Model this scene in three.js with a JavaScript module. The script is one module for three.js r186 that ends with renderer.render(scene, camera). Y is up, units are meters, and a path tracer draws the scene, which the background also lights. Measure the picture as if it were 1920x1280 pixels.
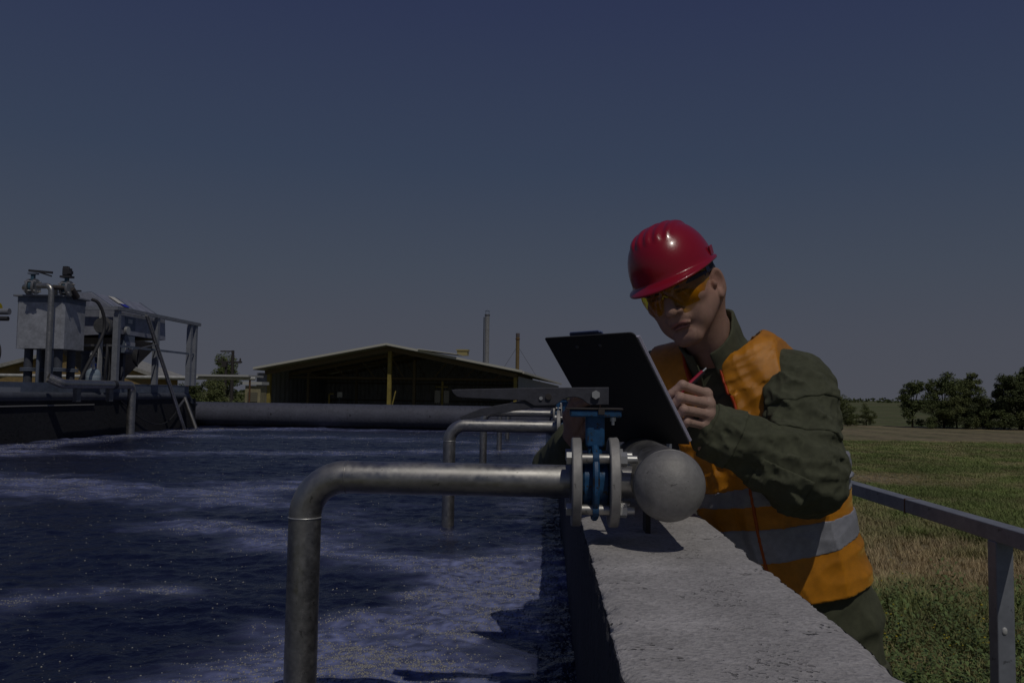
import * as THREE from 'three';
import { mergeGeometries, mergeVertices, toCreasedNormals } from 'three/addons/utils/BufferGeometryUtils.js';
import { RoundedBoxGeometry } from 'three/addons/geometries/RoundedBoxGeometry.js';
import { ImprovedNoise } from 'three/addons/math/ImprovedNoise.js';

// ---------------------------------------------------------------- camera, sky, sun, exposure
const EYE = 2.6, R = Math.PI / 180;
const scene = new THREE.Scene();
const camera = new THREE.PerspectiveCamera(43.6, 1024 / 682, 0.05, 6000);
camera.position.set(0, EYE, 0);
camera.rotation.order = 'YXZ';
camera.rotation.set(3.56 * R, 2.43 * R, 0.85 * R);

const renderer = new THREE.WebGLRenderer({ antialias: true });
renderer.toneMapping = THREE.LinearToneMapping;
const EXPOSURE = 0.22;
renderer.toneMappingExposure = EXPOSURE;
renderer.shadowMap.enabled = true;

const SUN_DIR = new THREE.Vector3(0.26, 1, 0.6).normalize();
const sun = new THREE.DirectionalLight(new THREE.Color().setRGB(1, 0.95, 0.86), 4.4);
sun.position.copy(SUN_DIR).multiplyScalar(60).add(new THREE.Vector3(0, 0, -10));
sun.target.position.set(0, 0, -10);
sun.castShadow = true;
sun.shadow.mapSize.set(4096, 4096);
Object.assign(sun.shadow.camera, { left: -50, right: 50, top: 60, bottom: -60, near: 1, far: 200 });
scene.add(sun, sun.target);

{ // clear summer sky: pale and greyish at the horizon, deep blue higher up
  const W = 256, H = 256, d = new Float32Array(W * H * 4);
  const stops = [[0, .0720, .0755, .0930], [4, .0660, .0725, .0950], [8, .0550, .0675, .0950], [15, .0370, .0525, .0910], [25, .0265, .0365, .0825], [45, .018, .026, .074], [90, .015, .022, .068]];
  for (let j = 0; j < H; j++) {
    const el = ((j + 0.5) / H - 0.5) * 180;
    const e = Math.max(0, el);
    let k = 0; while (k < stops.length - 2 && e > stops[k + 1][0]) k++;
    const a = stops[k], b = stops[k + 1], t = Math.min(1, (e - a[0]) / (b[0] - a[0]));
    for (let i = 0; i < W; i++) {
      const o = (j * W + i) * 4;
      for (let c = 0; c < 3; c++) d[o + c] = (a[c + 1] + (b[c + 1] - a[c + 1]) * t) / EXPOSURE;
      d[o + 3] = 1;
    }
  }
  const sky = new THREE.DataTexture(d, W, H, THREE.RGBAFormat, THREE.FloatType);
  sky.mapping = THREE.EquirectangularReflectionMapping;
  sky.magFilter = sky.minFilter = THREE.LinearFilter;
  sky.wrapS = THREE.RepeatWrapping;
  sky.needsUpdate = true;
  scene.background = sky;
  scene.environment = sky;
}

// ---------------------------------------------------------------- helpers
function rng(seed) { let s = seed >>> 0; return () => { s = (s + 0x6d2b79f5) >>> 0; let t = Math.imul(s ^ (s >>> 15), 1 | s); t = (t + Math.imul(t ^ (t >>> 7), 61 | t)) ^ t; return ((t ^ (t >>> 14)) >>> 0) / 4294967296; }; }
const V = (x, y, z) => new THREE.Vector3(x, y, z);
const A3 = (a) => new THREE.Vector3(a[0], a[1], a[2]);
const lerp = (a, b, t) => a + (b - a) * t;
const clamp = (x, a = 0, b = 1) => Math.min(b, Math.max(a, x));
const smooth = (a, b, x) => { const t = clamp((x - a) / (b - a)); return t * t * (3 - 2 * t); };
const perlin = new ImprovedNoise();
const noise = (x, y, z) => perlin.noise(x + 31.7, y + 17.3, z + 71.9);
const fbm = (x, y, z, o = 4) => { let s = 0, a = 0.5; for (let i = 0; i < o; i++) { s += a * noise(x, y, z); x *= 2.03; y *= 2.03; z *= 2.03; a *= 0.5; } return s; };

const taken = new Map();
function numbered(name) { const n = taken.get(name) || 0; taken.set(name, n + 1); return n ? `${name}_${String(n).padStart(3, '0')}` : name; }
function tag(o, label, category, group) { o.userData.label = label; o.userData.category = category; if (group) o.userData.group = group; return o; }
function shade(o) { o.traverse((c) => { if (c.isMesh) { c.castShadow = true; c.receiveShadow = true; } }); return o; }
function mesh(name, geo, mat, parent) {
  const m = new THREE.Mesh(Array.isArray(geo) ? join(geo) : geo, mat);
  m.castShadow = m.receiveShadow = true;
  if (parent) { m.name = name; parent.add(m); } else { m.name = numbered(name); scene.add(m); }
  return m;
}
function thing(name, label, category, [x, y, z] = [0, 0, 0], turn = 0, group) {
  const g = new THREE.Group(); g.name = numbered(name); g.position.set(x, y, z); g.rotation.y = turn;
  tag(g, label, category, group); scene.add(g); return g;
}
function struct(name, geo, mat) { const m = mesh(name, geo, mat); m.userData.kind = 'structure'; return m; }
function join(list) {
  const gs = list.map((g) => { let q = g.index ? g.toNonIndexed() : g.clone(); for (const k of Object.keys(q.attributes)) if (!['position', 'normal', 'uv'].includes(k)) q.deleteAttribute(k); return q; });
  return mergeGeometries(gs);
}
function boxUV(g, s = 1) { // texture coordinates in metres from the dominant normal
  const p = g.attributes.position, n = g.attributes.normal, uv = new Float32Array(p.count * 2);
  for (let i = 0; i < p.count; i++) {
    const ax = Math.abs(n.getX(i)), ay = Math.abs(n.getY(i)), az = Math.abs(n.getZ(i));
    let u, v;
    if (ay >= ax && ay >= az) { u = p.getX(i); v = p.getZ(i); } else if (ax >= az) { u = p.getZ(i); v = p.getY(i); } else { u = p.getX(i); v = p.getY(i); }
    uv[i * 2] = u * s; uv[i * 2 + 1] = v * s;
  }
  g.setAttribute('uv', new THREE.BufferAttribute(uv, 2)); return g;
}
function box(w, h, d, x = 0, y = 0, z = 0, r = 0) {
  const g = r ? new RoundedBoxGeometry(w, h, d, 2, r) : new THREE.BoxGeometry(w, h, d);
  const q = g.index ? g.toNonIndexed() : g; boxUV(q); q.translate(x, y, z); return q;
}
function cyl(r0, r1, a, b, seg = 24, open = false) { // round bar from a to b
  const A = a.isVector3 ? a : A3(a), B = b.isVector3 ? b : A3(b), d = B.clone().sub(A), L = d.length();
  const g = new THREE.CylinderGeometry(r1, r0, L, seg, 1, open);
  const uv = g.attributes.uv; for (let i = 0; i < uv.count; i++) uv.setXY(i, uv.getX(i) * 2 * Math.PI * Math.max(r0, r1), uv.getY(i) * L);
  g.applyQuaternion(new THREE.Quaternion().setFromUnitVectors(V(0, 1, 0), d.normalize()));
  g.translate((A.x + B.x) / 2, (A.y + B.y) / 2, (A.z + B.z) / 2); return g;
}
function bar(w, d, a, b, up = V(0, 1, 0)) { // square bar from a to b
  const A = a.isVector3 ? a : A3(a), B = b.isVector3 ? b : A3(b), dir = B.clone().sub(A), L = dir.length(); dir.normalize();
  const g = box(w, d, L);
  const x = new THREE.Vector3().crossVectors(up, dir); if (x.lengthSq() < 1e-6) x.set(1, 0, 0); x.normalize();
  const y = new THREE.Vector3().crossVectors(dir, x);
  g.applyMatrix4(new THREE.Matrix4().makeBasis(x, y, dir)); g.translate((A.x + B.x) / 2, (A.y + B.y) / 2, (A.z + B.z) / 2); return g;
}
function filletPath(pts, rad) { // polyline with rounded corners
  const P = pts.map((p) => (p.isVector3 ? p : A3(p))), path = new THREE.CurvePath(); let from = P[0].clone();
  for (let i = 1; i < P.length - 1; i++) {
    const a = P[i - 1].clone().sub(P[i]).normalize(), b = P[i + 1].clone().sub(P[i]).normalize();
    const ang = a.angleTo(b), cut = rad / Math.tan(ang / 2), k = 4 / 3 * Math.tan((Math.PI - ang) / 4) * rad;
    const p0 = P[i].clone().addScaledVector(a, cut), p1 = P[i].clone().addScaledVector(b, cut);
    path.add(new THREE.LineCurve3(from, p0));
    path.add(new THREE.CubicBezierCurve3(p0, p0.clone().addScaledVector(a, -k), p1.clone().addScaledVector(b, -k), p1)); from = p1;
  }
  path.add(new THREE.LineCurve3(from, P[P.length - 1])); return path;
}
class Joined extends THREE.Curve { constructor(p) { super(); this.p = p; } getPoint(t, o = new THREE.Vector3()) { return o.copy(this.p.getPoint(t)); } }
function pipe(pts, r, rad, seg = 90, rs = 28) {
  const c = new Joined(filletPath(pts, rad)), g = new THREE.TubeGeometry(c, seg, r, rs), L = c.getLength(), uv = g.attributes.uv;
  for (let i = 0; i < uv.count; i++) uv.setXY(i, uv.getX(i) * L, uv.getY(i) * 2 * Math.PI * r);
  return g;
}
function hose(pts, r, seg = 40, rs = 8) { return new THREE.TubeGeometry(new THREE.CatmullRomCurve3(pts.map(A3)), seg, r, rs); }
function disc(r, a, b, seg = 48, bev = 0.002) { // flange with softened rims
  const A = A3(a), B = A3(b), d = B.clone().sub(A), L = d.length();
  const g = new THREE.LatheGeometry([[0, 0], [r - bev, 0], [r, bev], [r, L - bev], [r - bev, L], [0, L]].map(([x, y]) => new THREE.Vector2(x, y)), seg);
  const q = toCreasedNormals(g, 0.5); boxUV(q);
  q.applyQuaternion(new THREE.Quaternion().setFromUnitVectors(V(0, 1, 0), d.normalize())); q.translate(A.x, A.y, A.z); return q;
}
function extrude(pts, depth, bev = 0) { // outline in xy, pushed along z
  const s = new THREE.Shape(pts.map(([x, y]) => new THREE.Vector2(x, y)));
  return new THREE.ExtrudeGeometry(s, { depth, bevelEnabled: bev > 0, bevelThickness: bev, bevelSize: bev, bevelSegments: 2, steps: 1 });
}
function smoothPath(list) { return list; }

// ---------------------------------------------------------------- procedural textures
function lattice(n, seed) { const r = rng(seed), a = new Float32Array(n * n); for (let i = 0; i < a.length; i++) a[i] = r(); return (x, y) => { // periodic value noise, period n
  const xi = Math.floor(x), yi = Math.floor(y), fx = x - xi, fy = y - yi, sx = fx * fx * (3 - 2 * fx), sy = fy * fy * (3 - 2 * fy);
  const g = (i, j) => a[(((j % n) + n) % n) * n + (((i % n) + n) % n)];
  return lerp(lerp(g(xi, yi), g(xi + 1, yi), sx), lerp(g(xi, yi + 1), g(xi + 1, yi + 1), sx), sy); }; }
function tileNoise(seed, base, oct) { const L = []; for (let o = 0; o < oct; o++) L.push(lattice(base << o, seed + o)); return (u, v) => { let s = 0, a = 0.5, t = 0; for (let o = 0; o < oct; o++) { const n = base << o; s += a * L[o](u * n, v * n); t += a; a *= 0.55; } return s / t; }; }
function tex(n, f, srgb = true, rep = 1) { // f(u, v) -> [r, g, b] 0..1 linear-looking display values
  const d = new Uint8Array(n * n * 4);
  for (let j = 0; j < n; j++) for (let i = 0; i < n; i++) { const c = f((i + 0.5) / n, (j + 0.5) / n), o = (j * n + i) * 4; d[o] = clamp(c[0]) * 255; d[o + 1] = clamp(c[1]) * 255; d[o + 2] = clamp(c[2]) * 255; d[o + 3] = 255; }
  const t = new THREE.DataTexture(d, n, n, THREE.RGBAFormat); t.wrapS = t.wrapT = THREE.RepeatWrapping; t.magFilter = THREE.LinearFilter; t.minFilter = THREE.LinearMipmapLinearFilter; t.generateMipmaps = true;
  if (srgb) t.colorSpace = THREE.SRGBColorSpace; t.repeat.set(rep, rep); t.needsUpdate = true; return t;
}
const rgb = (r, g, b) => new THREE.Color().setRGB(r, g, b);
function M(c, rough, o = {}) { return new THREE.MeshStandardMaterial({ color: Array.isArray(c) ? rgb(...c) : c, roughness: rough, ...o }); }

const n1 = tileNoise(11, 8, 6), n2 = tileNoise(29, 4, 7), n3 = tileNoise(57, 32, 4), n4 = tileNoise(83, 16, 5), n5 = tileNoise(91, 64, 4);
// concrete: pale grains, dark pits and hairline scratches
const pit = (u, v) => smooth(0.66, 0.78, n3(u, v)) * smooth(0.48, 0.62, n2(u + 0.3, v));
const scratch = (u, v) => smooth(0.66, 0.72, n4(u, v * 3)) * smooth(0.50, 0.60, n2(u + 0.1, v + 0.6)) * smooth(0.40, 0.55, n5(u, v));
const T = {};
const speck = (u, v) => smooth(0.60, 0.72, n5(u, v)) * smooth(0.42, 0.66, n2(v + 0.2, u)); T.concrete = tex(1024, (u, v) => { const g = 0.84 + 0.22 * (n2(u, v) - 0.5) + 0.26 * (n5(u, v) - 0.5) - 0.40 * pit(u, v) - 0.42 * scratch(u, v) - 0.34 * speck(u, v); return [g, g * 0.99, g * 0.985]; });
T.concreteBump = tex(1024, (u, v) => { const g = 0.6 + 0.5 * (n5(u, v) - 0.5) + 0.2 * (n1(u, v) - 0.5) - 0.6 * pit(u, v) - 0.5 * scratch(u, v) - 0.3 * speck(u, v); return [g, g, g]; }, false);
// galvanised steel: mottled zinc with dull blotches and small dark spots
T.zinc = tex(512, (u, v) => { const s = smooth(0.76, 0.82, n3(u + 0.5, v)); const g = 0.84 + 0.20 * (n1(u, v) - 0.5) + 0.10 * (n3(u, v) - 0.5) - 0.22 * s; return [g, g * 0.995, g * 0.985]; });
T.zincRough = tex(512, (u, v) => { const g = 0.62 + 0.5 * (n1(u + 0.2, v) - 0.5) + 0.2 * (n3(u, v) - 0.5); return [g, g, g]; }, false);
T.grain = tex(512, (u, v) => { const g = 0.5 + 0.6 * (n3(u, v) - 0.5) + 0.3 * (n1(u, v) - 0.5); return [g, g, g]; }, false);
T.mottle = tex(512, (u, v) => { const g = 0.86 + 0.3 * (n1(u, v) - 0.5) + 0.14 * (n3(u, v) - 0.5); return [g, g, g]; });
// chipped blue paint over dark iron
T.bluePaint = tex(512, (u, v) => { const c = smooth(0.60, 0.66, n1(u, v) * 0.6 + n3(u, v) * 0.4 + 0.03), k = 0.75 + 0.5 * (n2(u, v) - 0.5); return [lerp(0.16 * k, 0.20, c), lerp(0.43 * k, 0.17, c), lerp(0.66 * k, 0.16, c)]; });
T.weave = tex(128, (u, v) => { const a = Math.sin(u * Math.PI * 2 * 32 + v * Math.PI * 2 * 32), b = Math.sin(v * Math.PI * 2 * 64); const g = 0.5 + 0.3 * a * 0.6 + 0.2 * b + 0.25 * (n3(u, v) - 0.5); return [g, g, g]; }, false);
T.cloth = tex(512, (u, v) => { const g = 0.86 + 0.22 * (n2(u, v) - 0.5) + 0.16 * (n3(u, v) - 0.5); return [g, g, g * 0.98]; });
T.skin = tex(256, (u, v) => { const g = 0.93 + 0.14 * (n1(u, v) - 0.5); return [g, g * (0.985 + 0.05 * (n3(u, v) - 0.5)), g * 0.98]; });
T.skinBump = tex(256, (u, v) => { const g = 0.5 + 0.5 * (n3(u, v) - 0.5) + 0.3 * (n4(v, u) - 0.5); return [g, g, g]; }, false);
T.soil = tex(512, (u, v) => { const g = 0.78 + 0.5 * (n1(u, v) - 0.5) + 0.3 * (n3(u, v) - 0.5); return [g, g * 0.99, g * 0.96]; });
T.bark = tex(256, (u, v) => { const g = 0.7 + 0.6 * (n4(u, v * 0.25) - 0.5); return [g, g * 0.95, g * 0.9]; });
function rep(t, r) { const c = t.clone(); c.repeat.set(r, r); c.needsUpdate = true; return c; }

const zinc = (c, rough, r = 3) => M(c, rough, { metalness: 0.96, map: rep(T.zinc, r), roughnessMap: rep(T.zincRough, r) });
const MAT = {
  zinc: zinc([0.66, 0.65, 0.63], 0.74, 4), flange: M([0.56, 0.55, 0.54], 0.6, { metalness: 0.35, map: rep(T.zinc, 6) }), zincDull: zinc([0.36, 0.36, 0.365], 0.95, 2), zincRail: M([0.42, 0.45, 0.52], 0.6, { metalness: 0.3, map: rep(T.zinc, 3) }),
  nut: M([0.62, 0.62, 0.60], 0.42, { metalness: 0.7 }), blue: M([1, 1, 1], 0.5, { map: rep(T.bluePaint, 9), bumpMap: rep(T.grain, 9), bumpScale: 0.0006 }),
  lever: M([0.080, 0.082, 0.105], 0.62, { map: rep(T.mottle, 7), bumpMap: rep(T.grain, 12), bumpScale: 0.0004 }),
  iron: M([0.07, 0.06, 0.058], 0.75, { map: rep(T.mottle, 6) }), rust: M([0.20, 0.10, 0.05], 0.85, { map: rep(T.mottle, 3) }),
  paintGrey: M([0.34, 0.36, 0.40], 0.5, { map: T.mottle }), paintDark: M([0.10, 0.11, 0.14], 0.6, { map: T.mottle }), steelBlue: M([0.20, 0.24, 0.32], 0.55, { map: T.mottle }),
  black: M([0.035, 0.035, 0.04], 0.6), rubber: M([0.03, 0.03, 0.034], 0.7), white: M([0.72, 0.72, 0.70], 0.55, { map: T.mottle }), yellow: M([0.50, 0.36, 0.035], 0.55, { map: T.mottle }),
};

// ---------------------------------------------------------------- tank: near wall, far wall, left wall, water
const WL = 0.074, WR = 0.362, WT = 2.33, WATER = 1.96;
{ // near wall with a weathered, crumbling top
  const zs = []; for (let z = 0.9; z > -3.4;) { zs.push(z); z -= z > -0.55 ? 0.05 : 0.005 + Math.max(0, -z - 1.6) * 0.006; } for (let z = -3.5; z > -15.1; z -= 0.12) zs.push(z); zs.push(-15.1);
  const prof = []; // (x, y, kind)
  for (let i = 0; i <= 8; i++) prof.push([WL, lerp(0, WT - 0.16, i / 8), 0]);
  for (let i = 1; i <= 16; i++) prof.push([WL, lerp(WT - 0.16, WT, i / 16), 0]);
  for (let i = 1; i < 58; i++) prof.push([lerp(WL, WR, i / 58), WT, 1]);
  for (let i = 0; i <= 16; i++) prof.push([WR, lerp(WT, WT - 0.16, i / 16), 2]);
  for (let i = 1; i <= 8; i++) prof.push([WR, lerp(WT - 0.16, 0, i / 8), 2]);
  const np = prof.length, pos = [], uv = [], idx = [];
  for (let a = 0; a < zs.length; a++) for (let b = 0; b < np; b++) {
    let [x, y, k] = prof[b]; const z = zs[a];
    const top = WT - y, dl = Math.hypot(x - WL, y - WT), dr = Math.hypot(x - WR, y - WT);
    const rough = 0.0012 * fbm(x * 70, y * 70, z * 70, 2) + 0.0014 * fbm(x * 8, 3, z * 8, 2);
    const chipR = Math.max(0, fbm(4, y * 12, z * 12, 4) - 0.02) * 0.05 + 0.006 + Math.max(0, noise(9, y * 50, z * 60)) * 0.006, chipL = Math.max(0, fbm(8, y * 14, z * 14, 3) + 0.02) * 0.03;
    const er = Math.max(0, 1 - dr / 0.030), el = Math.max(0, 1 - dl / 0.03);
    if (k === 1) { y += rough - er * er * chipR - el * el * (0.004 + chipL) - 0.010 * Math.max(0, fbm(x * 22, 7, z * 22, 2) - 0.26); }
    if (k === 2) { x += rough - er * er * chipR; y -= er * er * chipR * 0.6; }
    if (k === 0) { x -= rough * 0.5 - el * el * (0.003 + chipL * 0.6) + 0.002 * noise(1, y * 4, z * 40); y -= el * el * (0.004 + chipL); }
    pos.push(x, y, z); uv.push(k === 1 ? x : k === 0 ? WL - top : WR + top, z);
  }
  for (let a = 0; a < zs.length - 1; a++) for (let b = 0; b < np - 1; b++) { const p = a * np + b, q = p + np; idx.push(p, p + 1, q, p + 1, q + 1, q); }
  const g = new THREE.BufferGeometry(); g.setAttribute('position', new THREE.Float32BufferAttribute(pos, 3)); g.setAttribute('uv', new THREE.Float32BufferAttribute(uv, 2)); g.setIndex(idx); g.computeVertexNormals();
  // the inner face carries a dark film of dried sludge, the outer faces are bare concrete
  const outer = [], inner = [];
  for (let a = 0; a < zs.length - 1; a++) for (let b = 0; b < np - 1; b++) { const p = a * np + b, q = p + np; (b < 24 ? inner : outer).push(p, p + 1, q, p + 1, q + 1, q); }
  const root = thing('tank_wall', 'pale weathered concrete tank wall under the valve and ball ended pipe', 'wall');
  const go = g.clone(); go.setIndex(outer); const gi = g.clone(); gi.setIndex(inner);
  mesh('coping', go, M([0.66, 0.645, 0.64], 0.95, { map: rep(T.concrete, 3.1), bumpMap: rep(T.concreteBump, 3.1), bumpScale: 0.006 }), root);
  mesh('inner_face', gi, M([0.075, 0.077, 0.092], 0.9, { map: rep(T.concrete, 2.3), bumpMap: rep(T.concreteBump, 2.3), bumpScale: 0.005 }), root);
}
{ // far end: a big rounded main laid along the low end wall
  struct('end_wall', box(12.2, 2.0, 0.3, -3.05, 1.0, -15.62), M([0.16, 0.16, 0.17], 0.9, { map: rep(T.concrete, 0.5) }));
  const root = thing('end_main_pipe', 'large dark rounded pipe lying along the far end of the water', 'pipe', [0, 2.168, -15.3]);
  const g = cyl(0.218, 0.218, [-9.0, 0, 0], [3.0, 0, 0], 48), p = g.attributes.position; for (let i = 0; i < p.count; i++) p.setY(i, p.getY(i));
  mesh('pipe', g, M([0.125, 0.135, 0.185], 0.7, { map: rep(T.concrete, 0.7), bumpMap: rep(T.grain, 2), bumpScale: 0.004 }), root);
  for (const x of [-4.6, -1.9, 0.9]) mesh('weld_seam', new THREE.TorusGeometry(0.218, 0.004, 6, 48).rotateY(Math.PI / 2).translate(x, 0, 0), MAT.paintDark, root);
  for (const x of [-8.2, -5.2, -2.6, 0.0, 2.4]) mesh('saddle', box(0.12, 2.0, 0.2, x, -1.168, -0.06), MAT.paintDark, root);
}
{ // left wall carrying the machinery
  const root = thing('machinery_wall', 'black stained tank wall below the machinery with a rounded grey rim pipe', 'wall');
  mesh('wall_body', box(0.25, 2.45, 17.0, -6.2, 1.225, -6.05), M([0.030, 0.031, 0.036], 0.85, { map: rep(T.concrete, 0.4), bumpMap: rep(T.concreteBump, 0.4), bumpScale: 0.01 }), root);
  mesh('ledge', box(0.02, 0.014, 3.6, -6.065, 2.385, -9.4), M([0.30, 0.29, 0.27], 0.9), root);
  mesh('rim_pipe', pipe([[-6.1, 2.49, 2.4], [-6.1, 2.49, -14.42], [-6.1, 2.36, -14.42]], 0.055, 0.07, 60, 16), MAT.paintDark, root);
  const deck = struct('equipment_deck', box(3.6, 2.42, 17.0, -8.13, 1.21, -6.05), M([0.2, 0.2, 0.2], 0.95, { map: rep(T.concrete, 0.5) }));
}
// foam lies in curved drifts; density 0..1 at a point of the water
const DRIFTS = [
  [[-1.816, -3.994], [-1.277, -3.761], [-0.770, -3.326], [-0.416, -3.315], [-0.02, -3.588]], [[-0.005, -3.070], [-0.159, -2.808], [-0.274, -2.587], [-0.453, -2.286], [-0.571, -2.008], [-0.70, -1.7]],
  [[-0.125, -3.246], [-0.189, -2.533], [-0.200, -2.167], [-0.070, -1.906]], [[-5.0, -5.9], [-3.653, -5.611], [-2.531, -5.183], [-1.843, -5.607], [-1.037, -6.293]], [[-2.2, -2.3], [-1.541, -2.397], [-1.442, -2.634], [-1.185, -2.626]],
  [[-5.5, -8.0], [-3.864, -8.434], [-2.353, -8.827], [-0.4, -9.685]], [[-5.5, -7.0], [-5.8, -10.681], [-5.730, -13.024], [-4, -14.9]], [[-1.8, -4.8], [-1.092, -4.563], [-0.815, -4.052], [-0.593, -3.926]], [[-5, -11.6], [-3, -11.9], [-0.3, -11.2]], [[-0.1, -4.4], [-0.05, -9], [-0.1, -14]], [[-5, -13.9], [-2.5, -14.4], [0, -14.6]]];
const DW = [0.26, 0.27, 0.24, 0.60, 0.18, 0.50, 0.5, 0.30, 0.55, 0.15, 0.5], DA = [0.9, 1.0, 0.85, 1.0, 0.8, 0.8, 0.9, 0.6, 0.7, 0.6, 0.8];
function foam(x, z) {
  const wx = x + 0.16 * fbm(x * 1.7, 1, z * 1.7, 3) + 0.05 * noise(x * 7, 2, z * 7), wz = z + 0.30 * fbm(x * 1.5, 5, z * 1.5, 3) + 0.06 * noise(x * 7, 8, z * 7);
  let d = 0;
  for (let k = 0; k < DRIFTS.length; k++) { const c = DRIFTS[k]; let m = 1e9;
    for (let i = 0; i < c.length - 1; i++) { const ax = c[i][0], az = c[i][1], bx = c[i + 1][0] - ax, bz = c[i + 1][1] - az, t = clamp(((wx - ax) * bx + (wz - az) * bz) / (bx * bx + bz * bz)), dx = wx - ax - bx * t, dz = wz - az - bz * t; m = Math.min(m, dx * dx + dz * dz); }
    d += DA[k] * Math.exp(-m / (2 * DW[k] * DW[k] * 0.5)); }
  const patch = smooth(0.05, 0.4, fbm(x * 1.1 + 3, 4, z * 1.6, 4)) * 0.40;
  const br = fbm(x * 9, 2, z * 12, 3) * 0.5;
  const lane = smooth(-0.42, 0.30, fbm(x * 2.2, 6, z * 3.4, 3)); return clamp(smooth(0.08, 1.0, Math.max(d, patch) * (0.85 + br) * (0.45 + 0.65 * lane) + br * 0.25));
}
function wave(x, z, fine = true) {
  const wx = x + 0.06 * noise(x * 3, 1, z * 3), wz = z + 0.06 * noise(x * 3, 6, z * 3);
  let h = 0.016 * noise(wx * 1.6, 0.5, wz * 2.2) + 0.011 * noise(wx * 4.3, 2.5, wz * 6.0) + 0.0080 * noise(wx * 10, 4.5, wz * 15);
  if (fine) h += 0.0042 * noise(wx * 22, 7.5, wz * 34) + 0.0021 * noise(wx * 48, 9.5, wz * 66);
  return h;
}
{
  const zs = []; for (let z = -0.9; z > -15.35;) { zs.push(z); z -= Math.max(0.0075, -z * 0.0042); } zs.push(-15.36);
  const xs = []; for (let x = WL + 0.02; x > -6.12;) { xs.push(x); x -= 0.011 + Math.max(0, -x - 0.6) * 0.004; } xs.push(-6.13);
  const nx = xs.length, pos = new Float32Array(nx * zs.length * 3), col = new Float32Array(nx * zs.length * 3), uv = new Float32Array(nx * zs.length * 2), idx = [];
  for (let j = 0; j < zs.length; j++) for (let i = 0; i < nx; i++) {
    const o = j * nx + i, x = xs[i], z = zs[j], f = foam(x, z);
    pos[o * 3] = x; pos[o * 3 + 1] = WATER + wave(x, z) + 0.006 * f; pos[o * 3 + 2] = z;
    const q = Math.pow(f, 1.1), w = 0.9 + 0.9 * noise(x * 34, 3, z * 46) * f + 0.5 * noise(x * 90, 3, z * 110) * f;
    col[o * 3] = lerp(0.006, 0.195, q) * w; col[o * 3 + 1] = lerp(0.009, 0.220, q) * w; col[o * 3 + 2] = lerp(0.032, 0.400, q) * w;
    uv[o * 2] = x; uv[o * 2 + 1] = z;
    if (i < nx - 1 && j < zs.length - 1) idx.push(o, o + nx, o + 1, o + 1, o + nx, o + nx + 1);
  }
  const g = new THREE.BufferGeometry(); g.setAttribute('position', new THREE.BufferAttribute(pos, 3)); g.setAttribute('color', new THREE.BufferAttribute(col, 3)); g.setAttribute('uv', new THREE.BufferAttribute(uv, 2)); g.setIndex(idx); g.computeVertexNormals();
  struct('water', g, new THREE.MeshStandardMaterial({ vertexColors: true, roughness: 0.24, bumpMap: rep(T.grain, 2.2), bumpScale: 0.006 }));
  // foam bubbles, each a tiny glossy dome riding on the drifts
  const r = rng(5), spots = [];
  while (spots.length < 42000) {
    const z = -1.5 - Math.pow(r(), 2.0) * 12.5, x = WL - 0.03 - r() * Math.min(5.9, 0.8 - z * 0.72);
    const f = foam(x, z); const cl = 0.25 + 1.3 * smooth(-0.1, 0.45, fbm(x * 5, 3, z * 7, 2)); if (f * f * cl < r() * 0.9 + 0.05) { if (r() > 0.010) continue; }
    const s = (0.0008 + 0.0022 * Math.pow(r(), 4.0)) * (0.75 + -z * 0.10); spots.push([x, WATER + wave(x, z) + 0.006 * f, z, s]);
  }
  const dome = new THREE.SphereGeometry(1, 8, 5, 0, Math.PI * 2, 0, Math.PI * 0.6);
  const inst = new THREE.InstancedMesh(dome, M([0.34, 0.33, 0.30], 0.18), spots.length), m = new THREE.Matrix4(), cc = new THREE.Color();
  spots.forEach(([x, y, z, s], i) => { m.makeScale(s, s * 0.9, s); m.setPosition(x, y, z); inst.setMatrixAt(i, m); });
  inst.name = 'foam_bubbles'; inst.userData = { kind: 'stuff', label: 'glistening foam bubbles floating in drifts on the dark water', category: 'foam' }; scene.add(inst);
}

// ---------------------------------------------------------------- ground
function groundTone(x, z) { // 0 dry straw .. 1 green
  const d = -z, n = fbm(x * 0.16, 1, z * 0.16, 4), n2_ = fbm(x * 0.8, 3, z * 0.8, 3);
  let g = 0.78;
  if (x > 0) {
    const far = d + x * 0.12 + n * 8;
    if (far > 59 && far < 94) g = 0.08 + 0.15 * (n + 0.3); else if (far >= 94) g = 0.8;
    else { g = 0.82 - 0.75 * Math.exp(-Math.pow((d - 29.5 + n * 6) / 1.5, 2)) * smooth(17, 12, x) - 0.95 * Math.exp(-Math.pow((d - 14.0 + n * 3) / 2.8, 2)) - 0.45 * Math.exp(-Math.pow((d - 19 + n * 8) / 2.5, 2)) * smooth(9, 6.5, x); }
  } else g = 0.6;
  return clamp(g + n2_ * 1.1 + n * 0.7);
}
const DRY = [0.40, 0.335, 0.205], GREEN = [0.150, 0.190, 0.062];
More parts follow.
